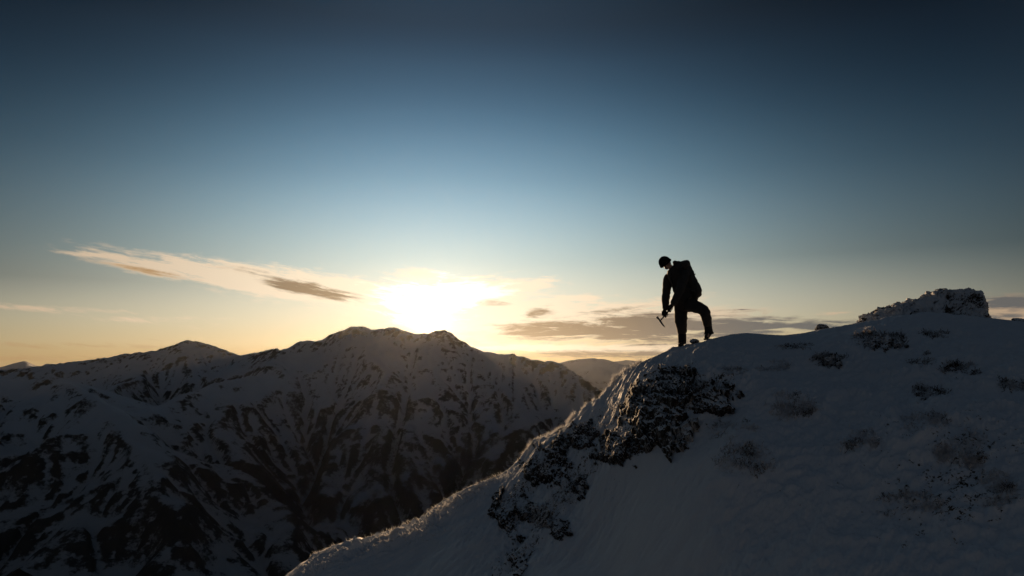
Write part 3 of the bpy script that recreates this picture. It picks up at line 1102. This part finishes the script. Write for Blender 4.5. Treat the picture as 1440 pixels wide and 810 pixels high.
# joints: name -> (point, body radius)
J = {
    'pelvis': (P3(372, 442), .125), 'waist': (P3(360, 385), .12), 'chest': (P3(335, 295), .135), 'upper': (P3(312, 225), .115),
    'neck': (P3(284, 192, -.02), .058), 'skull': (HC, .088),
    'sh_r': (P3(252, 240, .15), .045), 'el_r': (P3(237, 365, .12), .042), 'wr_r': (P3(229, 482, -.03), .03), 'ha_r': (P3(231, 505, -.05), .03),
    'sh_l': (P3(372, 222, -.16), .045), 'el_l': (P3(332, 352, -.27), .042), 'wr_l': (P3(283, 450, -.16), .03), 'ha_l': (P3(272, 474, -.13), .03),
    'hip_r': (P3(340, 455, .07), .092), 'kn_r': (P3(340, 590, .05), .062), 'an_r': (P3(350, 712, .08), .030), 'to_r': (P3(338, 734, -.08), .018),
    'hip_l': (P3(408, 452, -.06), .092), 'kn_l': (P3(510, 488, -.16), .065), 'an_l': (P3(540, 645, -.02), .030), 'to_l': (P3(532, 676, -.18), .018),
}
names = list(J)
ix = {n: i for i, n in enumerate(names)}
vts = [J[n][0] for n in names]
rad = [J[n][1] for n in names]
ed = [('pelvis', 'waist'), ('waist', 'chest'), ('chest', 'upper'), ('upper', 'neck'), ('neck', 'skull'), ('upper', 'sh_r'), ('sh_r', 'el_r'), ('el_r', 'wr_r'), ('wr_r', 'ha_r'),
      ('upper', 'sh_l'), ('sh_l', 'el_l'), ('el_l', 'wr_l'), ('wr_l', 'ha_l'), ('pelvis', 'hip_r'), ('hip_r', 'kn_r'), ('kn_r', 'an_r'), ('an_r', 'to_r'),
      ('pelvis', 'hip_l'), ('hip_l', 'kn_l'), ('kn_l', 'an_l'), ('an_l', 'to_l')]
ed = [(ix[a], ix[b]) for a, b in ed]


def addv(p, r_, to):
    vts.append(p); rad.append(r_); ed.append((to, len(vts) - 1))
    return len(vts) - 1


sk = ix['skull']
crown = addv(HC + CR * .055 - FW * .01, .078, sk)
face = addv(HC + FW * .035 - CR * .045, .062, sk)
chin = addv(HC + FW * .062 - CR * .098, .03, face)
person = skin('person', vts, rad, ed, m_skin, None, 2, ix['pelvis'])
# head details sculpted into the same surface: brow, eye sockets, nose, lips, ears
me = person.data
co = np.zeros(len(me.vertices) * 3, np.float32); me.vertices.foreach_get('co', co); co = co.reshape(-1, 3)
rel = co - np.array(HC)
f_, c_, s_ = rel @ np.array(FW), rel @ np.array(CR), rel @ np.array(SD)
near_head = np.linalg.norm(rel, axis=1) < .17
g3 = lambda a, b, c, r_: np.exp(-(((f_ - a) ** 2 + (c_ - b) ** 2 + (s_ - c) ** 2) / r_ ** 2)) * near_head
push = .030 * g3(.085, -.045, 0, .020) + .012 * g3(.085, -.085, 0, .02) - .010 * (g3(.08, -.01, .033, .018) + g3(.08, -.01, -.033, .018)) + .006 * g3(.08, .012, 0, .03)
co = co + push[:, None] * np.array(FW)[None]
me.vertices.foreach_set('co', co.ravel())
me.update()
to_local(person, foot_r)
bpy.context.view_layer.update()
tag(person, 'climber in black with bowed head, one leg bent on the snowy crest, looking down', 'person')


def child(o):
    o.parent = person
    o.matrix_parent_inverse = person.matrix_world.inverted()
    return o


# nose, ears, eyes
def blob(name, c, rx, ry, rz, axes, mat, parent=person, sub=3):
    D, f = icosphere(sub)
    A = np.array([np.array(a) for a in axes])
    P = (D * np.array((rx, ry, rz))) @ A
    o = mesh_obj(name, P + np.array(c), f, mat)
    to_local(o, c)
    bpy.context.view_layer.update()
    o.parent = parent
    o.matrix_parent_inverse = parent.matrix_world.inverted()
    return o


for sg in (-1, 1):
    blob('eye', HC + FW * .086 - CR * .008 + SD * .031 * sg, .011, .011, .011, (FW, CR, SD), m_eye)
    blob('ear', HC - FW * .008 - CR * .02 + SD * .088 * sg, .022, .032, .010, (FW, CR, SD), m_skin)

# beanie: a close knitted cap with a turned-up band
D, f = icosphere(5)
A = np.array([FW, CR, SD])
loc = D * np.array((.118, .128, .108))
cut = loc[:, 1] * .98 - loc[:, 0] * .06
lim = -.034
k = cut < lim
band = np.exp(-((cut - lim - .018) / .020) ** 2)
loc = loc * (1 + .09 * band)[:, None]
loc = loc + D * (.003 * np.sin(np.arctan2(D[:, 0], D[:, 2]) * 60))[:, None]
keepf = ~(k[f].all(1))
used = np.unique(f[keepf]); remap = -np.ones(len(D), int); remap[used] = np.arange(len(used))
Pb = loc[used] @ A + np.array(HC + CR * .028 + FW * .004)
hat = mesh_obj('beanie', Pb, remap[f[keepf]], m_hat)
sol = hat.modifiers.new('t', 'SOLIDIFY'); sol.thickness = .010; sol.offset = 1
child(hat)

# jacket with sleeves and hem
jn = ['pelvis', 'waist', 'chest', 'upper', 'sh_r', 'el_r', 'wr_r', 'sh_l', 'el_l', 'wr_l']
jr = {'pelvis': .168, 'waist': .164, 'chest': .180, 'upper': .155, 'sh_r': .098, 'el_r': .070, 'wr_r': .048, 'sh_l': .092, 'el_l': .072, 'wr_l': .048}
jv = [J[n][0] for n in jn] + [P3(358, 452, 0), P3(272, 184, -.02), (J['sh_r'][0] + J['el_r'][0]) / 2 + Vector((.0, 0, 0)), (J['sh_l'][0] + J['el_l'][0]) / 2,
                              (J['el_r'][0] + J['wr_r'][0]) / 2, (J['el_l'][0] + J['wr_l'][0]) / 2]
jrad = [jr[n] for n in jn] + [.150, .098, .084, .086, .066, .068]
je = [(0, 1), (1, 2), (2, 3), (3, 4), (4, 12), (12, 5), (5, 14), (14, 6), (3, 7), (7, 13), (13, 8), (8, 15), (15, 9), (0, 10), (3, 11)]
jacket = skin('jacket', jv, jrad, je, m_jacket, person, 3, 2, .010, 7)
# hood lying on the shoulders
hood = skin('hood', [P3(290, 158, .06), P3(322, 150, .03), P3(338, 172, -.08), P3(305, 196, -.15)], [.05, .062, .062, .05], [(0, 1), (1, 2), (2, 3)], m_jacket, person, 2, 1, .008, 14)

# trousers
tv = [P3(374, 425), P3(343, 452, .07), P3(343, 520, .06), P3(341, 585, .03), P3(348, 625, .06), P3(350, 660, .08), P3(406, 446, -.06), P3(460, 468, -.13), J['kn_l'][0], P3(528, 560, -.08), P3(538, 618, -.03)]
tr_ = [.140, .118, .122, .110, .090, .084, .118, .114, .102, .086, .076]
te = [(0, 1), (1, 2), (2, 3), (3, 4), (4, 5), (0, 6), (6, 7), (7, 8), (8, 9), (9, 10)]
skin('trousers', tv, tr_, te, m_trouser, person, 3, 0, .009, 8)
for pts_, rr_ in (([P3(350, 650, .08), P3(350, 690, .08), P3(351, 728, .08)], [.083, .080, .076]), ([P3(534, 600, -.05), P3(539, 628, -.03), P3(541, 652, -.02)], [.078, .074, .068])):
    skin('gaiter', pts_, rr_, [(0, 1), (1, 2)], m_gaiter, person, 2, 1, .004, 16)


def boot(an, toe, up):
    fwd = (toe - an); fwd.z = 0; fwd.normalize()
    heel = Vector((an.x, an.y, toe.z)) - fwd * .05
    b = skin('boot', [an + up * .05, an, heel, Vector((an.x, an.y, toe.z)) + fwd * .10, toe], [.062, .062, .050, .052, .042], [(0, 1), (1, 2), (1, 3), (3, 4)], m_boot, person, 2, 1)
    # sole
    sdv = Vector((-fwd.y, fwd.x, 0))
    out = []
    n = 24
    for zz in (-.058, -.030):
        for i in range(n):
            a = 2 * math.pi * i / n
            l = math.cos(a); w = math.sin(a)
            out.append(Vector((an.x, an.y, toe.z + zz)) + fwd * (.055 + .155 * l) + sdv * w * (.052 + .008 * l))
    fs = [[i, (i + 1) % n, n + (i + 1) % n, n + i] for i in range(n)] + [list(range(n))[::-1], list(range(n, 2 * n))]
    so = mesh_obj('sole', out, fs, m_strap, None, False)
    bpy.context.view_layer.update()
    so.parent = b
    so.matrix_parent_inverse = b.matrix_world.inverted()
    return b


up = Vector((0, 0, 1))
boot(J['an_r'][0] + Vector((0, 0, -.01)), P3(338, 738, -.10) + Vector((-.02, .0, .0)), up)
boot(J['an_l'][0] + Vector((0, 0, -.01)), P3(532, 680, -.20) + Vector((-.03, .03, .012)), up)

# ------------------------------------------------------------------ ice axe, held in both gloves
ax_head = P3(194, 563, -.13)
ax_end = P3(288, 452, -.13)
ad = (ax_end - ax_head); AL = ad.length; ad.normalize()
axn = Vector((.25, -1, .1)); axn = (axn - axn.dot(ad) * ad).normalized()      # towards the viewer
axs = ad.cross(axn).normalized()                                             # in the plane of the picture
if axs.x < 0:
    axs = -axs


def tube(name, pts_, radii_, mat, parent=None, n=14, flat=1.0, fdir=None):
    V, F = [], []
    m_ = len(pts_)
    for i, p in enumerate(pts_):
        t = (pts_[min(i + 1, m_ - 1)] - pts_[max(i - 1, 0)]).normalized()
        a = (fdir if fdir is not None else Vector((.3, -1, .2)))
        a = (a - a.dot(t) * t).normalized()
        b = t.cross(a)
        for j in range(n):
            th = 2 * math.pi * j / n
            V.append(p + a * math.cos(th) * radii_[i] * flat + b * math.sin(th) * radii_[i])
    for i in range(m_ - 1):
        for j in range(n):
            F.append([i * n + j, i * n + (j + 1) % n, (i + 1) * n + (j + 1) % n, (i + 1) * n + j])
    F.append(list(range(n))[::-1]); F.append([(m_ - 1) * n + j for j in range(n)])
    return mesh_obj(name, V, F, mat, parent)


axe = bpy.data.objects.new('ice_axe', None)
COL.objects.link(axe)
axe.location = ax_head
tag(axe, 'ice axe with curved pick held low in the gloved hands of the climber', 'ice axe')
bpy.context.view_layer.update()


def axpart(o):
    o.parent = axe
    o.matrix_parent_inverse = axe.matrix_world.inverted()
    return o


axpart(tube('shaft', [ax_head + ad * t for t in (0, .1, .2, AL - .05)], [.014, .014, .0135, .0135], m_steel, None, 16, .75, axn))
axpart(tube('grip', [ax_head + ad * (AL * t) for t in (.45, .6, .75, .9)], [.017, .0175, .0165, .0175], m_glove, None, 16, .8, axn))
axpart(tube('spike', [ax_head + ad * (AL - .055), ax_head + ad * (AL - .02), ax_head + ad * (AL + .03)], [.015, .012, .002], m_steel, None, 12, .8, axn))
pk_pts = [P3(*q, -.13) for q in ((192, 559), (200, 572), (208, 584), (217, 595), (224, 602), (230, 609))]
axpart(tube('pick', pk_pts, [.018, .017, .015, .012, .009, .003], m_steel, None, 12, .35, axn))
ad_pts = [P3(*q, -.13) for q in ((194, 562), (187, 554), (180, 546), (173, 537), (170, 534))]
axpart(tube('adze', ad_pts, [.017, .014, .018, .025, .024], m_steel, None, 12, .8, axn))


# gloves: palm and five fingers closed round the shaft
def glove(wrist, c_ax, thumb_side):
    """wrist: where the forearm ends; c_ax: shaft point at the middle of the fist"""
    arm = (c_ax - wrist).normalized()
    grip = ad if (c_ax - wrist).dot(ad) > -9 else ad
    palm_n = (arm - arm.dot(grip) * grip).normalized()          # from wrist to shaft, square to the shaft
    side = grip.cross(palm_n).normalized() * thumb_side           # across the fist
    V, rd, ee = [], [], []

    def pv(p, r_, to=None):
        V.append(p); rd.append(r_)
        if to is not None:
            ee.append((to, len(V) - 1))
        return len(V) - 1
    w = pv(wrist, .043)
    pc = pv(c_ax - palm_n * .045 - side * .022, .040, w)
    kn = pv(c_ax - palm_n * .012 - side * .038, .030, pc)
    g_ = skin('glove', V, rd, ee, m_glove, person, 2, 1)
    for k_f, (off_, ln_) in enumerate(((-.036, .92), (-.012, 1.06), (.012, 1.0), (.035, .82))):
        b0_ = c_ax + grip * off_ - side * .040 - palm_n * .008
        p = [b0_ - palm_n * .018, b0_ + palm_n * .024 * ln_, c_ax + grip * off_ + palm_n * .036 * ln_ - side * .004, c_ax + grip * off_ + palm_n * .022 + side * .030 * ln_, c_ax + grip * off_ - palm_n * .004 + side * .028]
        fg = skin('finger', p, [.0125, .0120, .0115, .0105, .0085], [(0, 1), (1, 2), (2, 3), (3, 4)], m_glove, None, 2, 0)
        bpy.context.view_layer.update()
        fg.parent = g_
        fg.matrix_parent_inverse = g_.matrix_world.inverted()
    t0 = c_ax - palm_n * .045 + side * .012 - grip * .02
    th = skin('thumb', [t0 - palm_n * .01, t0 + side * .028 - grip * .012, c_ax + side * .036 - grip * .030 + palm_n * .004, c_ax + side * .024 - grip * .040 + palm_n * .026], [.018, .0145, .013, .010], [(0, 1), (1, 2), (2, 3)], m_glove, None, 2, 0)
    bpy.context.view_layer.update()
    th.parent = g_
    th.matrix_parent_inverse = g_.matrix_world.inverted()
    return g_


glove(J['wr_r'][0], ax_head + ad * (AL * .40), 1)
glove(J['wr_l'][0], ax_head + ad * (AL * .74), -1)

# ------------------------------------------------------------------ rucksack
pk_u = Vector((-.33, -.02, .94)).normalized()
pk_s = Vector((.62, -.78, 0)); pk_s = (pk_s - pk_s.dot(pk_u) * pk_u).normalized()
pk_b = pk_u.cross(pk_s).normalized()
if pk_b.x < 0:
    pk_b = -pk_b
PC = P3(396, 287, .05)


def rbox(name, c, hu, hs, hb, mat, parent=None, power=4.5, sub=5, noise=.010, taper=0.0):
    D, f = icosphere(sub)
    q = np.power(np.sum(np.abs(D) ** power, 1), -1 / power)
    L = D * q[:, None]
    tp = 1 - taper * (L[:, 2] * .5 + .5)
    P = np.stack([L[:, 0] * hs * tp, L[:, 1] * hb * tp, L[:, 2] * hu], 1)
    P = P + D * (noise * fbm3(P * 9 + hu * 50, 3, 61, .5, True))[:, None]
    A_ = np.array([pk_s, pk_b, pk_u])
    o = mesh_obj(name, P @ A_ + np.array(c), f, mat)
    to_local(o, c)
    bpy.context.view_layer.update()
    if parent:
        o.parent = parent
        o.matrix_parent_inverse = parent.matrix_world.inverted()
    return o


pack = rbox('backpack', PC, .33, .150, .105, m_pack, None, 4.5, 5, .012, .12)
tag(pack, 'full black backpack with a bulging lid on the back of the climber', 'backpack')
rbox('lid', PC + pk_u * .335 - pk_b * .01, .070, .142, .108, m_pack, pack, 3.5, 4, .008)
for sg in (-1, 1):
    rbox('side_pocket', PC - pk_u * .16 + pk_s * .148 * sg, .11, .030, .068, m_pack, pack, 3.5, 4, .006)
rbox('front_pocket', PC - pk_u * .06 + pk_b * .103, .16, .10, .030, m_pack, pack, 3.5, 4, .006)


def ptube(name, pts_, r_, flat=.35):
    o = tube(name, pts_, [r_] * len(pts_), m_strap, None, 10, flat, Vector((.5, -.8, .2)))
    bpy.context.view_layer.update()
    o.parent = pack
    o.matrix_parent_inverse = pack.matrix_world.inverted()
    return o


for sg in (-1, 1):
    s0 = PC + pk_s * (.08 * sg)
    ptube('shoulder_strap', [s0 + pk_u * .22 - pk_b * .10, s0 + pk_u * .28 - pk_b * .16, s0 + pk_u * .25 - pk_b * .24 + pk_s * .03 * sg, s0 + pk_u * .16 - pk_b * .30 + pk_s * .03 * sg,
                             s0 + pk_u * .04 - pk_b * .30 + pk_s * .03 * sg, s0 - pk_u * .08 - pk_b * .26 + pk_s * .06 * sg, s0 - pk_u * .16 - pk_b * .18 + pk_s * .08 * sg, s0 - pk_u * .2 - pk_b * .08 + pk_s * .07 * sg], .026)
    ptube('compression_strap', [s0 + pk_u * .10 + pk_s * .066 * sg + pk_b * z_ for z_ in (-.09, -.03, .03, .085)] + [s0 + pk_u * .10 + pk_s * .03 * sg + pk_b * .108], .012)
    ptube('lid_buckle', [s0 + pk_u * z_ + pk_b * .124 for z_ in (.30, .22, .14, .08)], .011)
ptube('haul_loop', [PC + pk_u * .36 - pk_b * .08 + pk_s * .03, PC + pk_u * .40 - pk_b * .09 + pk_s * .015, PC + pk_u * .40 - pk_b * .09 - pk_s * .015, PC + pk_u * .36 - pk_b * .08 - pk_s * .03], .008)

# ------------------------------------------------------------------ air
def haze_box(density):
    x0, x1, y0, y1, z0, z1 = -14000, 14000, -3000, 15500, -760, 420
    v = [(x, y, z) for x in (x0, x1) for y in (y0, y1) for z in (z0, z1)]
    fs = [[0, 1, 3, 2], [4, 6, 7, 5], [0, 4, 5, 1], [2, 3, 7, 6], [0, 2, 6, 4], [1, 5, 7, 3]]
    m = bpy.data.materials.new('mountain haze')
    m.use_nodes = True
    nt = m.node_tree
    nt.nodes.remove(nt.nodes['Principled BSDF'])
    pv_ = nt.nodes.new('ShaderNodeVolumePrincipled')
    pv_.inputs['Color'].default_value = (.86, .90, .96, 1)
    pv_.inputs['Density'].default_value = density
    pv_.inputs['Anisotropy'].default_value = .8
    nt.links.new(pv_.outputs[0], nt.nodes['Material Output'].inputs['Volume'])
    o = mesh_obj('haze', v, fs, m, None, False)
    return tag(o, 'thin evening haze over the valley', 'haze', None, 'stuff')


HAZE = 0.4e-5
if HAZE:
    haze_box(HAZE)

# ------------------------------------------------------------------ light
sun_d = bpy.data.lights.new('sun', 'SUN')
sun_d.energy, sun_d.angle, sun_d.color = 5.0, R(.55), (1.0, .64, .34)
sun = bpy.data.objects.new('sun', sun_d)
COL.objects.link(sun)
sd = Vector((math.sin(R(SUN_AZ)) * math.cos(R(SUN_EL)), math.cos(R(SUN_AZ)) * math.cos(R(SUN_EL)), math.sin(R(SUN_EL))))
sun.rotation_euler = sd.to_track_quat('Z', 'Y').to_euler()
sun.location = sd * 300

w = bpy.data.worlds.new('World')
scn.world = w
w.use_nodes = True
nt = w.node_tree
b = NB(nt)
bg = nt.nodes['Background']
gen = E(b, b.node('ShaderNodeTexCoord').outputs['Generated'])
X, Y, Z = b.sep(gen)
DEG = 180 / math.pi
az = b.m('ARCTAN2', X, Y) * DEG
el = b.m('ARCSINE', Z) * DEG


def lin(r, g, bb):
    f_ = lambda c: (c / 255 / 12.92) if c / 255 <= .04045 else ((c / 255 + .055) / 1.055) ** 2.4
    return f_(r), f_(g), f_(bb)


# elevation colours on the sun's side
er = b.m('DIVIDE', el, 40.0, clamp=True)
sky = b.ramp(er, [(0.0, lin(212, 176, 120)), (1.2 / 40, lin(224, 198, 146)), (3.0 / 40, lin(236, 224, 190)), (5.2 / 40, lin(228, 226, 205)), (8.0 / 40, lin(192, 212, 208)), (11.5 / 40, lin(158, 192, 206)),
                  (15.0 / 40, lin(116, 158, 182)), (19.5 / 40, lin(72, 112, 140)), (24.0 / 40, lin(45, 74, 98)), (27.0 / 40, lin(36, 57, 76)), (40.0 / 40, lin(36, 43, 51))], 'B_SPLINE')
# darker and bluer away from the sun
da = az + 6.0
da2 = da * da
elp = b.m('MAXIMUM', el, 0.0)
wl = b.m('MAXIMUM', 43.0 - elp * 3.2, 26.0 - elp * .22)
wr = b.m('MAXIMUM', 44.0 - elp * 2.2, 27.8 - elp * .2)
sgn = b.ss(-1.0, 1.0, da)
wl = wl * (1 - sgn) + wr * sgn
fall = b.m('EXPONENT', da2 / (wl * wl) * -1.0)
back = b.mix(er, lin(50, 62, 72), lin(22, 30, 40))
far_col = b.vscale(sky, (.065, .085, .105))
sky = b.mix(fall, far_col, sky)
sky = b.mix(b.ss(38.0, 66.0, b.m('ABSOLUTE', da)), sky, b.ramp(er, [(0, lin(42, 46, 51)), (.3, lin(40, 46, 53)), (1, lin(36, 43, 51))]))
# physical sky underneath
st = b.node('ShaderNodeTexSky', sky_type='NISHITA')
st.sun_disc = False
st.sun_elevation, st.sun_rotation = R(SUN_EL), R(SUN_AZ)
st.altitude = 900
nis = b.vscale(E(b, st.outputs[0]), (.002, .002, .002))


def vadd(a, c):
    n = b.node('ShaderNodeVectorMath', operation='ADD')
    b.put(n.inputs[0], a); b.put(n.inputs[1], c)
    return E(b, n.outputs[0])


sky = vadd(sky, nis)
# glow round the sun
SA, SE = azel(612, 440)
ga, ge = (az - SA), (el - SE)
dg2 = ga * ga / (1.35 * 1.35) + ge * ge
glow = b.m('EXPONENT', dg2 / (1.6 ** 2) * -1.0) * .25
glow2 = b.m('EXPONENT', b.m('SQRT', dg2) / -5.0) * .22
gcol = b.xyz(glow * 1.0 + glow2 * 1.0, glow * .92 + glow2 * .82, glow * .78 + glow2 * .60)
sky = vadd(sky, gcol)

# clouds: soft lens-shaped banks broken up by stretched noise
shear = b.ss(-3.0, -12.0, az) * .15
els = el + (az + 6.0) * shear
cv = b.xyz(az * .10, els * .62, 0.0)
warp = b.noise(cv, 1.3, 3, .5) - .5
cv2 = b.xyz(az * .13 + warp * .9, els * .75 + warp * .6, 3.0)
nz1 = b.ss(.30, .70, b.noise(cv2, 1.7, 8, .62))
nz2 = b.noise(b.xyz(az * .30 + warp * 1.4, els * 1.25 + warp * 1.0, 9.0), 2.2, 8, .66)
nz2 = b.ss(.25, .75, nz2)
nz3 = b.ss(.28, .72, b.noise(b.xyz(az * .16 + warp * .6, els * 2.6 + warp * 2.4, 5.0), 1.5, 6, .62))


def lens(px, py, wpx, hpx, rot=0.0, k=1.0):
    a0, e0 = azel(px, py)
    sx, sy = wpx / FPX * DEG / 2, hpx / FPX * DEG / 2
    u, v = az - a0, el - e0
    if rot:
        c, s_ = math.cos(R(rot)), math.sin(R(rot))
        u, v = u * c + v * s_, v * c - u * s_
    q = u * u / (sx * sx) + v * v / (sy * sy)
    return b.m('EXPONENT', q * -1.0) * k


def total(lst):
    t = None
    for q in lst:
        e = lens(*q)
        t = e if t is None else t + e
    return t


# bright thin cloud
thin_m = total([(112, 357, 60, 5, -1, .8), (225, 374, 200, 24, -7, .9), (335, 389, 230, 40, -7, 1.05), (450, 408, 220, 46, -6, 1.25), (525, 410, 120, 26, -6, .9), (612, 426, 180, 60, 0, .9), (690, 406, 150, 24, 4, .9), (742, 402, 76, 18, 12, 1.5), (770, 424, 70, 8, 10, .9), (660, 392, 120, 10, 8, .9), (700, 398, 60, 10, 10, .9), (715, 430, 110, 16, -12, .9),
                (700, 438, 190, 50, 0, 1.0), (715, 452, 120, 14, 4, .7), (830, 448, 340, 60, 2, 1.1), (770, 490, 260, 9, 0, 1.5), (900, 489, 170, 9, 0, 1.3), (585, 384, 80, 18, 0, .9), (1010, 440, 120, 14, 5, .55), (120, 436, 140, 8, 0, .5),
                (215, 449, 200, 10, 2, .6), (1415, 440, 110, 34, 0, 1.1), (930, 425, 140, 12, 8, .7), (828, 420, 30, 6, 0, .8), (40, 433, 110, 9, -5, .8), (760, 436, 80, 28, 10, .7), (260, 460, 240, 10, 0, .4), (1180, 440, 60, 5, 0, .6)])
# thick grey-brown cloud
thick_m = total([(450, 409, 120, 22, -10, 1.3), (400, 402, 60, 14, -10, .7), (190, 378, 150, 10, -9, .72), (240, 388, 80, 8, -10, .5), (330, 378, 90, 10, -6, .8), (757, 438, 50, 18, 10, 1.1), (790, 470, 240, 26, 0, 1.35), (870, 450, 210, 20, 3, 1.5), (950, 468, 180, 32, 0, 1.35),
                 (1060, 457, 250, 20, 0, 1.4), (920, 484, 120, 8, 0, .5), (830, 499, 340, 13, 0, 1.3), (690, 424, 60, 12, -5, .8), (90, 487, 280, 12, 0, .6), (60, 505, 280, 16, 0, .7), (1418, 424, 100, 16, -3, 1.9), (1408, 445, 60, 12, 0, 1.3),
                 (1150, 459, 120, 8, 0, .8), (1040, 436, 60, 8, 0, .9), (300, 479, 220, 8, 0, .45), (880, 434, 130, 8, 4, .7), (685, 428, 50, 10, 0, .6), (720, 458, 90, 8, 0, .6)])
thin = b.ss(.28, 1.20, (thin_m + thick_m * .45) * (.30 + nz1 * .75 + nz3 * .55) + (nz2 - .5) * .62)
thick = b.ss(.30, 1.25, thick_m * (.12 + nz1 * .75 + nz3 * .75) + (nz2 - .5) * .5)
# lit by the low sun: nearer the sun, warmer and brighter
prox = b.m('EXPONENT', (ga * ga) / (24.0 ** 2) * -1.0)
bright = b.mix(prox, lin(190, 160, 130), (1.08, .89, .65))
dark = b.mix(prox, lin(92, 92, 92), lin(140, 112, 76))
dark = b.mix(b.ss(6.0, 24.0, az), dark, lin(88, 92, 94))
dark = b.mix(b.ss(-19.0, -24.0, az), dark, lin(172, 136, 92))
sky = b.mix(b.m('MULTIPLY', thin, .86), sky, bright)
# cloud lit through from behind round the sun, torn at the edges, and the hot core itself
veil = total([(606, 424, 140, 54, 2, 1.15), (560, 412, 120, 30, -8, .7), (668, 408, 110, 26, 6, .85), (590, 448, 70, 40, 0, .6), (700, 412, 90, 14, 8, .6), (640, 385, 120, 14, 0, .35)])
veil = b.ss(.30, 1.05, veil * (.30 + nz1 * .55 + nz3 * .50) + (nz2 - .5) * .85)
near_sun = b.m('EXPONENT', dg2 / (5.0 ** 2) * -1.0)
sky = vadd(sky, b.xyz(veil * near_sun * .85, veil * near_sun * .77, veil * near_sun * .62))
gs = (az - SUN_AZ) * (az - SUN_AZ) + (el - SUN_EL) * (el - SUN_EL)
disc = b.m('EXPONENT', gs / (.75 ** 2) * -1.0) * 5.0 + b.m('EXPONENT', b.m('SQRT', gs) / -1.4) * .7
sky = vadd(sky, b.xyz(disc, disc * .88, disc * .66))
sky = b.mix(b.m('MULTIPLY', thick, b.ss(5.2, 2.4, b.m('SQRT', dg2)) * -.75 + .92), sky, dark)
sky = b.mix(b.ss(-.5, -2.5, el), sky, lin(40, 46, 52))
b.put(bg.inputs['Color'], sky)
bg.inputs['Strength'].default_value = 1.0

scn.view_settings.view_transform = 'Standard'
scn.view_settings.look = 'None'
scn.view_settings.exposure = 0
scn.view_settings.gamma = 1
scn.view_settings.use_curve_mapping = False
scn.render.engine = 'CYCLES'
scn.cycles.use_denoising = True
scn.cycles.max_bounces = 5
scn.cycles.diffuse_bounces = 3
scn.cycles.volume_bounces = 1
scn.cycles.sample_clamp_indirect = 4
